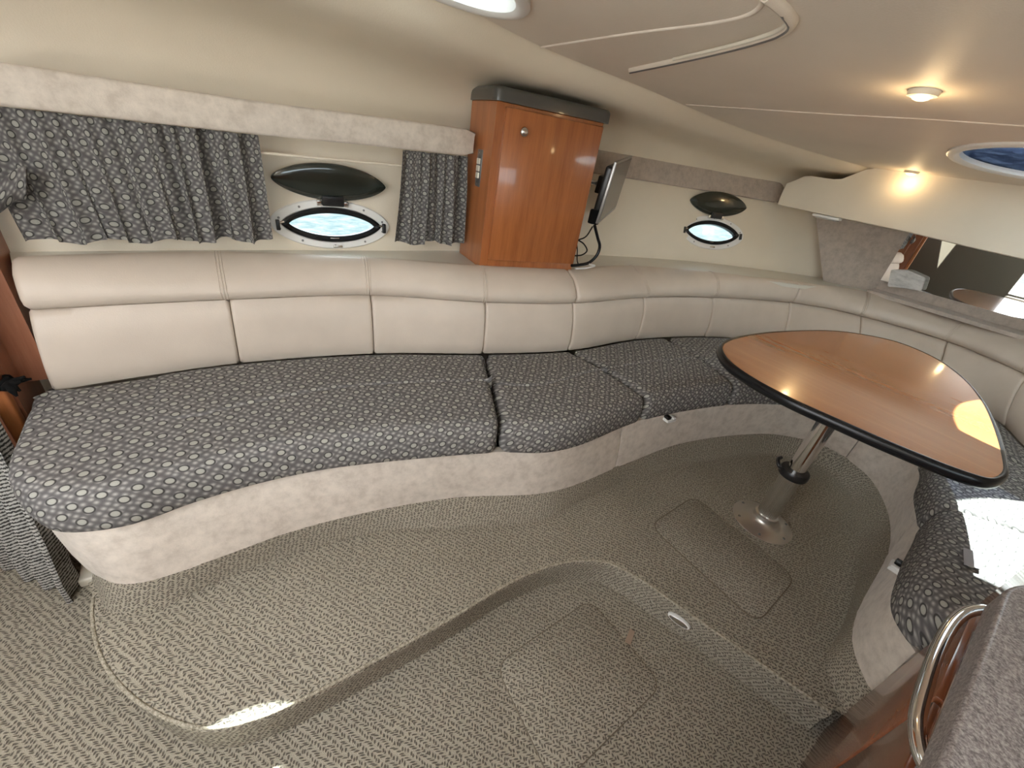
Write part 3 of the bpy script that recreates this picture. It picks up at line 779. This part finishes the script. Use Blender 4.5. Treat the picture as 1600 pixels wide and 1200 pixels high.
# overhead sheet with hatch openings
def ell(c, a, b, rot, n=56): return [(c[0]+a*math.cos(t)*math.cos(rot)-b*math.sin(t)*math.sin(rot), c[1]+a*math.cos(t)*math.sin(rot)+b*math.sin(t)*math.cos(rot)) for t in [2*PI*k/n for k in range(n)]]
HATCHES = [((.45, 1.05), .24, .14, math.radians(12)), ((2.22, .20), .345, .30, math.radians(0))]
ed = [EDGE.at(EDGE.L*i/60) for i in range(61)]
outer = [(p.x, p.y) for p in ed] + [(3.45, .85), (3.45, -1.1), (-.62, -1.1), (-.62, .55), (-1.2, .55)]
holes = [ell(c, a, b, r) for c, a, b, r in HATCHES]
struct(holed_sheet(outer, holes, lambda x, y: ceil_z(x), .05).build('ceiling', 'overhead', None, 30), 'cream moulded cabin overhead')
for i, (c, a, b, r) in enumerate(HATCHES):
    h = thing('deck_hatch', (c[0], c[1], ceil_z(c[0])), ['small oval deck hatch with white rim above the curtained window', 'round deck hatch with blue crinkled film over the table'][i], 'hatch', 'oval deck hatches')
    o1, o2 = ell(c, a+.022, b+.022, r), ell(c, a-.012, b-.012, r)
    rings = [[Vector((p[0]*(1-f)+q[0]*f, p[1]*(1-f)+q[1]*f, ceil_z(p[0])+z)) for p, q in zip(o1, o2)] for f, z in ((0, .002), (0, -.006), (.2, -.011), (.7, -.011), (1, -.004), (1, .05), (.85, .06), (.62, .05))]
    mb = MB(); mb.grid(rings, None, False, True); mb.build('rim', 'white_plastic', h, 40)
    g = ell(c, a-.004, b-.004, r); mb = MB(); mb.rings([[Vector((p[0], p[1], ceil_z(p[0])+z)) for p in g] for z in (.048, .056)]); mb.build('glass', 'pane', h, 0)
    if i == 0:
        fp = [(p[0], min(p[1], 1.115)) for p in ell(c, a-.0125, b-.0125, r)]; fp = [q for k, q in enumerate(fp) if q[1] < 1.1149 or fp[k-1][1] < 1.1149 or fp[(k+1) % len(fp)][1] < 1.1149]
        mb = MB(); mb.rings([[Vector((p[0], p[1], ceil_z(p[0])+z)) for p in fp] for z in (.030, .032)]); mb.build('sun_mask', 'paper_white', h, 0)  # blind added over the glass so only a sliver of sun passes
    if i == 1:
        fp = [(p[0], max(p[1], .322-1.0*(p[0]-2.1)**2)) for p in ell(c, a-.0125, b-.0125, r)]  # film's free edge is curved to shape the sun patch on the table
        mb = MB(); mb.rings([[Vector((p[0], p[1], ceil_z(p[0])+z)) for p in fp] for z in (.010, .012)]); mb.build('film', 'hatch_film', h, 0)

# overhead bead lines and the sliding-screen track
def bead(pts_px, r, name, m_, sub=12, lift=0, par=None):
    pts = catmull([onc(*p)+Vector((0, 0, -lift)) for p in pts_px], sub)
    mb = MB(); mb.tube(pts, r, 8); return mb.build(name, m_, par, 60)
tr_ = thing('screen_track', onc(1100, 82), 'curved plastic track on the overhead for a sliding hatch screen', 'track')
tpx = [(987, 108), (1060, 92), (1130, 75), (1190, 58), (1222, 46), (1238, 32), (1228, 12), (1200, -12)]
bead(tpx, .011, 'rail', 'overhead', 12, .002, tr_); bead([(p[0]-1, p[1]-1) for p in tpx[:-1]], .0028, 'slot', 'plate_grey', 12, .0108, tr_); bead([(p[0]-6, p[1]-5) for p in tpx[1:]], .004, 'lip', 'cream_plastic', 12, .007, tr_)
pan = [(842, 74), (1000, 50), (1110, 36), (1165, 24), (1188, 10), (1190, -20)]
o = bead(pan, .006, 'trim_3', 'overhead', 12, -.002); struct(o, 'raised edge of the recessed overhead panel')
o = bead([(1072, 163), (1180, 170), (1300, 178), (1450, 186), (1640, 199)], .0028, 'trim_4', 'overhead', 8, 0); struct(o, 'thin bead across the overhead')

# downlights
def downlight(p, label, ax=1.0, energy=5):
    o = thing('downlight', p, label, 'light', 'warm overhead downlights')
    mb = MB(); mb.lathe([(.018, .004), (.029, .003), (.030, -.004), (.028, -.010), (.021, -.012), (.0185, -.008)], p, 36, None, False); mb.build('bezel', 'cream_plastic', o, 40)
    mb = MB(); mb.lathe([(.019, -.006), (.0185, -.012), (.015, -.016), (.008, -.0185), (.001, -.019)], p, 28); mb.build('lens', 'lamp_glow', o, 60)
    ld = bpy.data.lights.new('lamp', 'POINT'); ld.energy = energy; ld.color = (1, .70, .36); ld.shadow_soft_size = .02
    lo = bpy.data.objects.new('lamp', ld); lo.location = Vector((0, 0, -.045)); lo.parent = o; col.objects.link(lo)
downlight(onc(1445, 142), 'round warm downlight alone on the overhead', 1, .12)
SOF_X = 2.84
p2 = onx(1421, 275, SOF_X-.055); downlight(Vector((p2.x, p2.y, ceil_z(p2.x)+.001)), 'warm downlight close to the cream soffit above the mirror', 1, .13)

# ------------------------------------------------------------------ bow: soffit, bow wall, suede panel, mirror
mb = MB(); mb.box((3.36, -1.1, -.25), (3.42, 1.3, 1.5)); struct(mb.build('wall_bow', 'suede_grey', None, 0), 'suede bow bulkhead')
MX = 3.30
sofb = [(1216, 319), (1300, 337), (1427, 364), (1510, 384), (1600, 404)]
bpts = [onx(p[0], p[1], SOF_X) for p in sofb]; bpts[0].y = 1.305
bpts.append(Vector((SOF_X, -.35, 1.10)))
rows = []
front_top = []
for p in catmull(bpts, 8):
    zt_ = ceil_z(SOF_X)+.004
    # port corner rolls down where the cove begins
    if p.y > .93: zt_ = 1.372-.078*min(1, max(0, (p.y-.93)/.12)) if p.y < 1.22 else 1.294-.055*min(1, (p.y-1.22)/.08)
    front_top.append(V3((SOF_X+.0, p.y), zt_))
rows = [[b, b.lerp(t_, .5)+Vector((-.006, 0, 0)), t_, t_+Vector((.4, 0, 0)), b+Vector((.46, 0, 0)), b+Vector((.01, 0, -.004))] for b, t_ in zip(catmull(bpts, 8), front_top)]
mb = MB(); base = mb.grid(rows, None, False, True); mb.f.append(tuple(base+k for k in range(6))); e = base+(len(rows)-1)*6; mb.f.append(tuple(e+k for k in range(6)))
struct(mb.build('trim_5', 'liner', None, 40), 'cream soffit board above the mirror')
cl = onx(1290, 336, SOF_X); clt = thing('courtesy_light', (SOF_X+.04, cl.y, cl.z-.02), 'small white light bar fixed under the soffit beside the mirror', 'light')
bevel_box((SOF_X+.005, cl.y-.07, cl.z-.016), (SOF_X+.06, cl.y+.07, cl.z-.002), .004, 2).build('housing', 'white_plastic', clt, 40)
bevel_box((SOF_X+.012, cl.y-.06, cl.z-.022), (SOF_X+.053, cl.y+.06, cl.z-.015), .003, 2).build('lens', 'lens_clear', clt, 40)
# suede side panel left of the mirror
q = [onx(p[0], p[1], MX) for p in ((1275, 330), (1285, 434), (1367, 458), (1427, 358))]
sp_ = [onx(1274, 330, 3.13), onx(1286, 438, 3.10), Vector((MX, q[2].y, q[2].z-.03)), Vector((MX, q[3].y-.0, q[3].z+.03))]
mb = MB(); NN = 12; rr = []
for i in range(NN+1):
    a = i/NN; lo = sp_[1].lerp(sp_[2], a); hi = sp_[0].lerp(sp_[3], a); bow = Vector((-.012*math.sin(PI*a), 0, 0))
    rr.append([lo+bow, lo.lerp(hi, .5)+bow, hi+bow, hi+Vector((.05, .02, 0)), lo+Vector((.05, .02, 0))])
base = mb.grid(rr, None, False, True); mb.f.append(tuple(base+k for k in range(5))); mb.f.append(tuple(base+NN*5+k for k in range(5)))
struct(mb.build('trim_6', 'suede_grey', None, 50), 'suede side panel next to the mirror')
# sloping suede ledge under the mirror
mz = [onx(1385, 440, MX), onx(1600, 500, MX)]
mb = MB(); mb.box((3.14, -.5, Z_SHELF-.001), (MX+.06, sp_[2].y+.005, Z_SHELF+.018)); mb.box((MX-.012, -.5, Z_SHELF), (MX+.06, sp_[2].y+.005, mz[0].z))
struct(mb.build('trim_7', 'suede_grey', None, 30), 'suede ledge below the mirror')
mi = thing('mirror', (MX, .3, mz[0].z), 'long frameless mirror on the bow wall under the soffit', 'mirror')
mb = MB(); mb.box((MX-.008, -.5, mz[0].z), (MX+.055, sp_[3].y+.005, 1.12)); mb.build('glass', 'mirror_glass', mi, 0)
# crumpled white packet on the ledge
pk = [onx(p[0], p[1], MX-.05) for p in ((1387, 448), (1393, 421), (1420, 422), (1447, 434), (1440, 455), (1412, 450))]
zmin = min(p.z for p in pk); pk = [p-Vector((0, 0, zmin-(Z_SHELF+.019))) if False else p for p in pk]
o = outline_prism(round_poly(pk, .012, 4), (-1, 0, .0), .012, .004, 3).build('paper_packet', 'paper_white', None, 60)
tag(o, 'small crumpled white packet leaning in the corner of the mirror', 'packet')

# ------------------------------------------------------------------ valances
def valance(name, pts_lo, pts_hi, th, m_, label):
    lo, hi = catmull(pts_lo, 8), catmull(pts_hi, 8); rows = []
    for i, (a, b) in enumerate(zip(lo, hi)):
        tg = (lo[min(i+1, len(lo)-1)]-lo[max(i-1, 0)]); tg.z = 0; tg.normalize(); o_ = Vector((-tg.y, tg.x, 0))
        c = o_*.006; z6 = Vector((0, 0, .006))
        rows.append([a+c, a+z6, a.lerp(b, .5), b-z6, b+c, b+o_*th, a+o_*th])
    o = loop_loft(rows, .012).build(name, m_, None, 50)
    return tag(o, label, 'valance', 'suede window valances')
YV = 1.515
valance('window_valance', [ony(p[0], p[1], YV) for p in ((-60, 158), (200, 188), (400, 210), (600, 230), (741, 245))], [ony(p[0], p[1], YV) for p in ((-60, 88), (200, 128), (400, 158), (600, 184), (745, 204))], .075, 'suede', 'long pale suede valance above the curtains')
def wall_off(px, py, off):
    s, h = wall_hit(px, py); q = h-wall_out(s)*off; return q
valance('window_valance', [wall_off(p[0], p[1], .02) for p in ((905, 268), (982, 279), (1075, 294), (1150, 306), (1214, 317))], [wall_off(p[0], p[1], .02) for p in ((905, 228), (982, 242), (1075, 258), (1150, 272), (1226, 287))], .03, 'suede_grey', 'grey-beige suede valance between wall cabinet and soffit')
# small batten visible under the valance between the curtains
a, b = ony(380, 236, 1.565), ony(660, 262, 1.565)
mb = MB(); mb.tube([a, b], .004, 8); struct(mb.build('trim_8', 'liner', None, 60), 'thin batten on the liner above the porthole')

# ------------------------------------------------------------------ curtains
def curtain(px_tl, px_tr, px_bl, px_br, y, folds, label, name='curtain', seed=1, wav=.012, m_='curtain_fabric', cat='curtain', stretch=1.25):
    rnd = random.Random(seed)
    tl, tr2, bl, br = [ony(p[0], p[1], y) for p in (px_tl, px_tr, px_bl, px_br)]
    nu, nv = folds*14, 24; ph = [rnd.uniform(0, 6.28) for _ in range(6)]
    wtop = (tr2-tl).length; Lz = (tl-bl).length
    front, uvs = [], []
    for i in range(nu+1):
        u = i/nu; row, uvr = [], []
        uw = u + .012*math.sin(2*PI*u*2.3+ph[2])
        for j in range(nv+1):
            v = j/nv
            p = tl.lerp(tr2, u).lerp(bl.lerp(br, u), v)
            amp = wav*(.75+.35*v)*(1+.35*math.sin(5*u+ph[3]))
            w_ = .55*math.sin(2*PI*folds*.53*uw+ph[5]+.6*v)+.6*math.sin(2*PI*folds*uw+ph[0]+.7*math.sin(3*v+ph[1])*v)*(.6+.5*math.sin(7*u+ph[2]))+.4*math.sin(2*PI*folds*1.67*uw+ph[4]-1.2*v)
            q = p + Vector((.008*math.cos(2*PI*folds*uw+ph[0])*v, -amp*w_-.012*math.sin(PI*v)*.6, 0))
            if v > .55: q.z += .007*math.sin(2*PI*folds*.37*u+ph[5])*(v-.55)/.45
            row.append(q); uvr.append((u*max(wtop, (br-bl).length)*stretch, -v*Lz))
        front.append(row); uvs.append(uvr)
    mb = MB(); mb.grid(front, uvs)
    back = [[p+Vector((0, .002, 0)) for p in r] for r in front]; mb.grid(back, uvs)
    o = mb.build(name, m_, None, 75, fix=False)
    return tag(o, label, cat)
curtain((-70, 158.5), (404, 211.5), (46, 378), (424, 376), 1.548, 11, 'wide circle-patterned curtain drawn beside the near porthole', seed=3)
curtain((628, 234), (730, 245), (616, 380), (722, 380), 1.548, 5, 'narrow bunched circle-patterned curtain against the wall cabinet', seed=8, wav=.015)
# loose corner of the wide curtain swept aside at the doorway end
mb = MB(); rows, uvs = [], []
for i in range(15):
    u = i/14; row, ur = [], []
    for j in range(14):
        v = j/13; ctr = ony(-10+u*2, 300, 1.50); ang = PI*(.15+1.2*v)
        q = ony(-40+80*v, 275+u*50+14*math.sin(v*5), 1.505-.018*math.sin(PI*u))
        row.append(q); ur.append((v*.12, u*.06))
    rows.append(row); uvs.append(ur)
mb.grid(rows, uvs); mb.grid([[p+Vector((0, .012, 0)) for p in r] for r in rows], uvs)
o = mb.build('curtain_tieback', 'curtain_fabric', None, 75, fix=False); tag(o, 'circle-patterned tieback gathering the wide curtain at the doorway end', 'tieback')

# ------------------------------------------------------------------ wall cabinet
cf = [onz(716, 393, Z_SHELF), onz(748, 417, Z_SHELF), onz(891, 423, Z_SHELF)]
A, B_, Cc = [V3(p, Z_SHELF) for p in cf]
fx = (Cc-B_); fx.z = 0; W_ = fx.length; fx.normalize(); fy = Vector((-fx.y, fx.x, 0))      # fy points to the hull
sidev = (A-B_); sidev.z = 0
cab = thing('wall_cabinet', B_, 'glossy cherry wall cabinet with grey top standing on the side shelf', 'cabinet')
ZC0, ZC1 = Z_SHELF, 1.315
Dp = V3(wall_pt(WALL.near(Cc), ZC0), ZC0); Dp = Cc+fy*((Dp-Cc).length*.95)
A2 = B_+sidev*.93
quad = [B_, Cc, Dp, A2]
outline_prism([V3(p, ZC0) for p in quad], (0, 0, 1), ZC1-ZC0, .002, 1).build('body', 'cherry_side', cab, 20)
TD = Matrix(((fx.x, fy.x, 0, B_.x), (fx.y, fy.y, 0, B_.y), (0, 0, 1, 0), (0, 0, 0, 1)))
# front frame and door
fr_ = MB()
bevel_box((.0, -.006, ZC0), (W_, .002, ZC1), .002, 1, TD).build('face_frame', 'cherry', cab, 30)
door = bevel_box((.030, -.022, ZC0+.035), (W_-.006, -.006, ZC1-.012), .003, 2, TD).build('door', 'cherry', cab, 30)
kc = TD @ Vector((.098, -.022, ZC1-.075)); Mk = Matrix(((fx.x, 0, -fy.x, 0), (fx.y, 0, -fy.y, 0), (0, 1, 0, 0), (0, 0, 0, 1)))
mb = MB(); mb.lathe([(.006, 0), (.006, .008), (.013, .012), (.0155, .018), (.013, .023), (.006, .026), (.001, .0265)], kc, 24, Mk); mb.build('knob', 'nickel', door, 60)
capo = [A2+(-fy*.0)-fx*.015, B_-fx*.015-fy*.028, Cc+fx*.018-fy*.028, Dp+fx*.018]
cp = round_poly([V3(p, ZC1) for p in capo], .03, 6); outline_prism(cp, (0, 0, 1), .042, .014, 4).build('top', 'cap_grey', cab, 40)
# switch panel on the side face
sn = Vector((sidev.y, -sidev.x, 0)).normalized(); sn = -sn if sn.x > 0 else sn; sd = sidev.normalized()
Ms = Matrix(((sd.x, 0, sn.x, 0), (sd.y, 0, sn.y, 0), (0, 1, 0, 0), (0, 0, 0, 1)))
def on_side(px, py):
    d = Vector(ray(px, py)); k = (B_-Vector(CAM)).dot(sn)/d.dot(sn); return Vector(CAM)+d*k
sc0 = on_side(749, 263); spn = bevel_box((-.021, -.062, .0), (.021, .062, .004), .0015, 2, Matrix.Translation(sc0) @ Ms).build('switch_panel', 'plate_grey', cab, 40)
for k in (-1, 0, 1):
    bevel_box((-.012, -.0095, .003), (.012, .0095, .009), .0015, 2, Matrix.Translation(sc0+Vector((0, 0, k*.0235))) @ Ms).build('switch', 'switch_white', spn, 40)
for k in (-1, 1):
    mb = MB(); mb.lathe([(.003, .003), (.003, .005), (.001, .0055)], sc0+Vector((0, 0, k*.052)), 8, Ms); mb.build('screw', 'steel', spn, 40)

# ------------------------------------------------------------------ television
tl_, bl_ = Vector((1.37, 1.28, 1.205)), Vector((1.35, 1.29, .955))
tr3, br3 = Vector((1.68, 1.485, 1.228)), Vector((1.665, 1.50, 1.005))
ex = ((tr3-tl_)+(br3-bl_)).normalized(); eu = ((tl_-bl_)+(tr3-br3)); eu = (eu-ex*eu.dot(ex)).normalized(); en = ex.cross(eu)
if en.dot(Vector(CAM)-tl_) < 0: en = -en
tc_ = (tl_+bl_+tr3+br3)/4; TW, TH = ((tr3-tl_).length+(br3-bl_).length)/4, ((tl_-bl_).length+(tr3-br3).length)/4
Mt = Matrix(((ex.x, eu.x, en.x, tc_.x), (ex.y, eu.y, en.y, tc_.y), (ex.z, eu.z, en.z, tc_.z), (0, 0, 0, 1)))
tv = thing('television', tc_-eu*TH, 'small flat television mounted on the forward side of the wall cabinet', 'television')
bevel_box((-TW, -TH, -.012), (TW, TH, -.001), .002, 2, Mt).build('bezel', 'tv_silver', tv, 40)
bevel_box((-TW+.009, -TH+.015, -.003), (TW-.009, TH-.009, .0005), .0004, 1, Mt).build('screen', 'tv_screen', tv, 40)
bevel_box((-TW*.8, -TH*.75, -.045), (TW*.8, TH*.8, -.011), .010, 3, Mt).build('back_shell', 'black_plastic', tv, 40)
mb = MB(); mb.lathe([(.022, 0), (.024, .004), (.024, .05), (.020, .056)], tc_-ex*(TW-.035)-eu*(TH+.012)-en*.028, 20, Matrix(((1, 0, 0, 0), (0, 1, 0, 0), (0, 0, 1, 0), (0, 0, 0, 1)))); mb.build('speaker', 'black_soft', tv, 40)
bevel_box((-.03, -.035, -.085), (.03, .035, -.043), .004, 2, Mt).build('mount_plate', 'black_plastic', tv, 40)
armp = Mt @ Vector((-.0, 0, -.083)); mb = MB(); side_p = Cc.lerp(Dp, .5); mb.tube(catmull([armp, armp.lerp(Vector((side_p.x+.02, side_p.y, armp.z)), .5)+Vector((0, .03, 0)), Vector((side_p.x+.004, side_p.y, armp.z))], 8), .011, 10); mb.build('bracket_arm', 'steel', tv, 40)
def cable(px, ys, r, label, m_='black_rubber', zend=True):
    pts = [ony(p[0], p[1], y) for p, y in zip(px, ys)]
    if zend: pts[-1].z = max(pts[-1].z, Z_SHELF+r+.001)
    pts = [Vector((p.x, p.y, max(p.z, Z_SHELF+r+.001))) for p in catmull(pts, 10)]
    mb = MB(); mb.tube(pts, r, 8); o = mb.build('cable', m_, None, 60); tag(o, label, 'cable', 'cables below the television')
cable([(929, 352), (934, 372), (937, 385), (933, 398), (921, 410), (905, 414), (893, 415)], [1.28, 1.28, 1.28, 1.28, 1.29, 1.30, 1.30], .0065, 'thick black cable curving from television down to the shelf')
cable([(926, 354), (915, 370), (900, 376), (893, 380)], [1.29, 1.31, 1.32, 1.32], .003, 'thin black wire running from the television behind the cabinet')
cable([(901, 374), (912, 381), (917, 392), (910, 398), (894, 400)], [1.32, 1.31, 1.31, 1.31, 1.32], .003, 'thin black wire looped beside the cabinet foot')
cable([(900, 372), (902, 390), (902, 408), (905, 416)], [1.33, 1.32, 1.31, 1.30], .0025, 'thin black wire hanging straight to the shelf')
cable([(921, 413), (929, 415), (915, 419), (899, 420)], [1.27, 1.27, 1.265, 1.265], .004, 'white cord lying on the shelf beside the cabinet foot', 'white_plastic')

# ------------------------------------------------------------------ table
ZT = .715
to_px = [(1122, 545), (1132, 566), (1165, 592), (1230, 628), (1300, 660), (1400, 704), (1500, 744), (1545, 757), (1568, 750), (1570, 728), (1555, 672), (1532, 628), (1500, 592), (1455, 561), (1400, 538), (1320, 522), (1220, 521), (1160, 528), (1130, 537)]
out = catmull([onz(p[0], p[1], ZT-.012) for p in to_px], 6, True)
post = onz(1190, 815, 0)
tb = thing('dinette_table', V3(post, 0), 'rounded triangular cherry table with black edge on a metal pedestal', 'table')
out = [V3(p, ZT-.038) for p in out]
cpt = sum(out, Vector())/len(out)
tops = [V3(cpt+(p-cpt)*(1-.011/max((p-cpt).length, .1)), ZT-.026) for p in out]
outline_prism(tops, (0, 0, 1), .026, .0015, 1).build('table_top', 'table_wood', tb, 30)
rows = []
for i, p in enumerate(out):
    t_ = (out[(i+1) % len(out)]-out[i-1]).normalized(); nn_ = Vector((t_.y, -t_.x, 0))
    if nn_.dot(p-cpt) < 0: nn_ = -nn_
    c = V3(p, ZT-.014)-nn_*.006
    rows.append([c+nn_*(.010*math.cos(a))+Vector((0, 0, .0155*math.sin(a))) for a in [2*PI*k/14 for k in range(14)]])
mb = MB(); mb.grid(rows, None, True, True); mb.build('edge_trim', 'black_rubber', tb, 60)
und = [V3(cpt+(p-cpt)*.90, ZT-.032) for p in out]; outline_prism(und, (0, 0, 1), .008, .0, 1).build('underside', 'cherry_dark', tb, 30)
PB = V3(post, 0)
mb = MB(); mb.lathe([(.115, .0005), (.116, .003), (.112, .006), (.07, .016), (.048, .028), (.045, .036), (.045, .05), (.041, .052)], PB, 48); fl = mb.build('base_flange', 'brushed', tb, 50)
for k in range(6):
    a = 2*PI*k/6+.35; mb = MB(); mb.lathe([(.006, 0), (.005, .003), (.001, .0035)], PB+Vector((.098*math.cos(a), .098*math.sin(a), .0085)), 10); mb.build('screw', 'plate_grey', fl, 40)
# ribbed lower tube
prof = []; mb = MB(); ring = []
nR = 72
lows = [[PB+Vector(((.036+.0012*(k % 2))*math.cos(2*PI*k/nR), (.036+.0012*(k % 2))*math.sin(2*PI*k/nR), z)) for k in range(nR)] for z in (.04, .15, .275)]
mb.rings(lows); mb.build('lower_tube', 'steel', tb, 25)
mb = MB(); mb.lathe([(.031, .27), (.031, .45), (.031, .672)], PB, 40); mb.build('upper_tube', 'chrome', tb, 50)
mb = MB(); mb.lathe([(.037, .262), (.049, .262), (.051, .268), (.051, .286), (.048, .292), (.033, .292)], PB, 36); co = mb.build('collar', 'black_plastic', tb, 40)
dv = Vector((-.62, .78, 0)); mb = MB(); mb.tube(catmull([PB+dv*.045+Vector((0, 0, .277)), PB+dv*.062+Vector((0, 0, .29)), PB+dv*.066+Vector((.02, .012, .30)), PB+dv*.058+Vector((.045, .02, .298))], 8), .007, 8); mb.build('lock_lever', 'black_plastic', co, 60)
mb = MB(); mb.lathe([(.033, .648), (.05, .653), (.10, .672), (.10, .682)], PB, 36); mb.build('top_flange', 'brushed', tb, 40)

# ------------------------------------------------------------------ galley: cabinet, worktop, handle
GY = -.195; GX1 = 1.225; ZW = .74
ga = thing('galley_cabinet', (.4, -.5, Z_STEP), 'dark cherry galley cabinet with flat drawer fronts beside the step', 'cabinet')
bevel_box((-.75, -.98, Z_STEP), (GX1, GY, ZW-.045), .004, 2).build('carcass', 'cherry_dark', ga, 30)
for (x0, x1, z0, z1, nm) in ((.86, 1.17, .05, .52, 'door'), (.42, .845, .05, .52, 'door'), (-.05, .405, .05, .52, 'door'), (.70, 1.03, .555, .665, 'drawer'), (.30, .685, .555, .665, 'drawer')):
    bevel_box((x0, GY-.005, z0), (x1, GY+.009, z1), .003, 2).build(nm, 'cherry_dark', ga, 30)
wt = [V3(p, ZW-.042) for p in ((.96, -.98), (.96, -.20), (.92, -.15), (-.75, -.145), (-.75, -.98))]
wt = round_poly([V3(p, ZW-.042) for p in ((1.0, -.98), (.985, -.185), (.90, -.147), (-.75, -.145), (-.75, -.98))], .03, 6)
o = outline_prism(wt, (0, 0, 1), .042, .006, 3).build('countertop', 'counter', None, 40); tag(o, 'speckled grey-brown galley worktop with rounded edge', 'countertop')
hz = .62
hp = [(1.02, GY+.015, hz), (1.005, -.168, hz), (.975, -.155, hz), (.93, -.146, hz), (.85, -.142, hz), (.74, -.146, hz), (.66, -.154, hz), (.62, -.168, hz), (.605, GY+.015, hz)]
gh = thing('grab_handle', (.82, GY, hz), 'curved chrome grab handle on the galley front under the worktop', 'handle')
mb = MB(); mb.tube(catmull(hp, 10), .0095, 14); mb.build('bar', 'chrome', gh, 60)
for p in (hp[0], hp[-1]):
    mb = MB(); mb.tube([Vector((p[0], GY+.0098, hz)), Vector((p[0], GY+.017, hz))], .016, 18); mb.build('rose', 'chrome', gh, 40)

# ------------------------------------------------------------------ doorway end: bulkhead, post, strap, hanging curtain
mb = MB(); mb.box((-.535, 1.455, Z_STEP), (-.495, 1.9, 1.5)); mb.box((-.50, 1.525, .43), (-.437, 1.9, 1.18)); struct(mb.build('wall_aft', 'bulkhead_wood', None, 0), 'reddish wood bulkhead at the aft end of the settee')
PX, PYY = -.515, 1.435
mb = bevel_box((PX-.016, PYY-.016, Z_STEP), (PX+.016, PYY+.016, 1.2), .006, 3); o = mb.build('door_post', 'post_wood', None, 40); tag(o, 'slim varnished wooden post against the bulkhead', 'post')
st = thing('curtain_strap', (PX, PYY, .46), 'black strap with frayed bow tied round the wooden post', 'strap')
zst = .475
mb = MB(); ringp = [Vector((PX+.026*math.cos(a), PYY+.026*math.sin(a), zst+.012*math.cos(a))) for a in [2*PI*k/20 for k in range(21)]]; mb.tube(ringp, .010, 8, False); mb.build('loop', 'black_soft', st, 60)
for k in range(5):
    a = .4*k-.6; mb = MB(); p0_ = Vector((PX+.02, PYY-.02, zst)); mb.tube(catmull([p0_, p0_+Vector((.015, -.02+.006*k, .012)), p0_+Vector((.025+.006*k, -.035+.012*k, .018*math.sin(a*3)+.008))], 6), [.010]*6+[.008]*4+[.006, .004, .003], 6); mb.build('bow_end', 'black_soft', st, 60)
rows, uvs = [], []; nu = 90
for j in range(24):
    v = j/23; z = .46+(Z_STEP+.004-.46)*v; spread = .55+.45*min(1, v*1.6)
    c = Vector((-.56, 1.40, 0)).lerp(Vector((-.585, 1.33, 0)), min(1, v*1.15)); row, ur = [], []
    for i in range(nu):
        a = i/(nu-1)-.5; fold = math.sin(a*2*PI*3.5+.6)
        d = Vector((.62, -.78, 0)); nrm_ = Vector((.78, .62, 0))
        p = c+d*a*.30*spread+nrm_*fold*.030*spread
        row.append(V3(p, z+.01*math.sin(a*9)*v)); ur.append((a*.6, -v*.62))
    rows.append(row); uvs.append(ur)
mb = MB(); mb.grid(rows, uvs); mb.grid([[p+Vector((-.003, -.002, 0)) for p in r] for r in rows], uvs)
o = mb.build('door_curtain', 'woven_curtain', None, 75, fix=False); tag(o, 'grey woven doorway curtain hanging to the floor at the settee end', 'curtain')

# ------------------------------------------------------------------ rest of the cabin behind the camera (seen in the mirror), with parts added for light
mb = MB(); mb.box((-1.20, -1.14, Z_STEP), (3.45, -1.08, .92)); mb.box((-1.20, -1.14, 1.26), (3.45, -1.08, 1.55)); mb.box((-1.20, -1.14, .92), (-.45, -1.08, 1.26)); mb.box((.85, -1.14, .92), (3.45, -1.08, 1.26))
struct(mb.build('wall_starboard', 'liner', None, 0), 'cream starboard cabin side')
w3 = MB(); w3.box((-.45, -1.115, .92), (.85, -1.11, 1.26)); struct(w3.build('window_3', 'pane', None, 0), 'long galley window added in the starboard side for light')  # unseen window added to brighten the cove and overhead
mb = MB(); mb.box((-4.5, -1.6, .40), (-1.2, 1.8, .46)); struct(mb.build('floor_reflector', 'white_plastic', None, 0), 'white cockpit sole added outside the companionway to reflect sun up to the overhead')  # added white surface, bounces sunlight up into the cabin
mb = MB()
mb.box((-1.20, .55, Z_STEP), (-1.14, 1.75, 1.55)); mb.box((-1.20, -1.1, Z_STEP), (-1.14, -.45, 1.55)); mb.box((-1.20, -.45, Z_STEP), (-1.14, .55, .55))
struct(mb.build('wall_entry', 'olive', None, 0), 'entry bulkhead round the companionway')
mb = MB(); mb.box((-1.15, 1.60, Z_STEP), (-.53, 1.66, 1.5)); struct(mb.build('wall_passage', 'bulkhead_wood', None, 0), 'wood side of the entry passage')
stp = thing('companionway_steps', (-1.0, .3, Z_STEP), 'cream moulded steps in the companionway', 'steps')
for k in range(3): bevel_box((-1.14, -.05, Z_STEP+.22*k), (-.86-.10*k, .55, Z_STEP+.22*(k+1)), .012, 2).build('step', 'cream_plastic', stp, 40)
# outside: bright marina water and pontoon far below the ports
mb = MB(); mb.box((-60, -60, -1.2), (60, 60, -1.1)); o = mb.build('water', 'dock_water', None, 0); o['kind'] = 'structure'; o['label'] = 'pale bright water outside the boat'
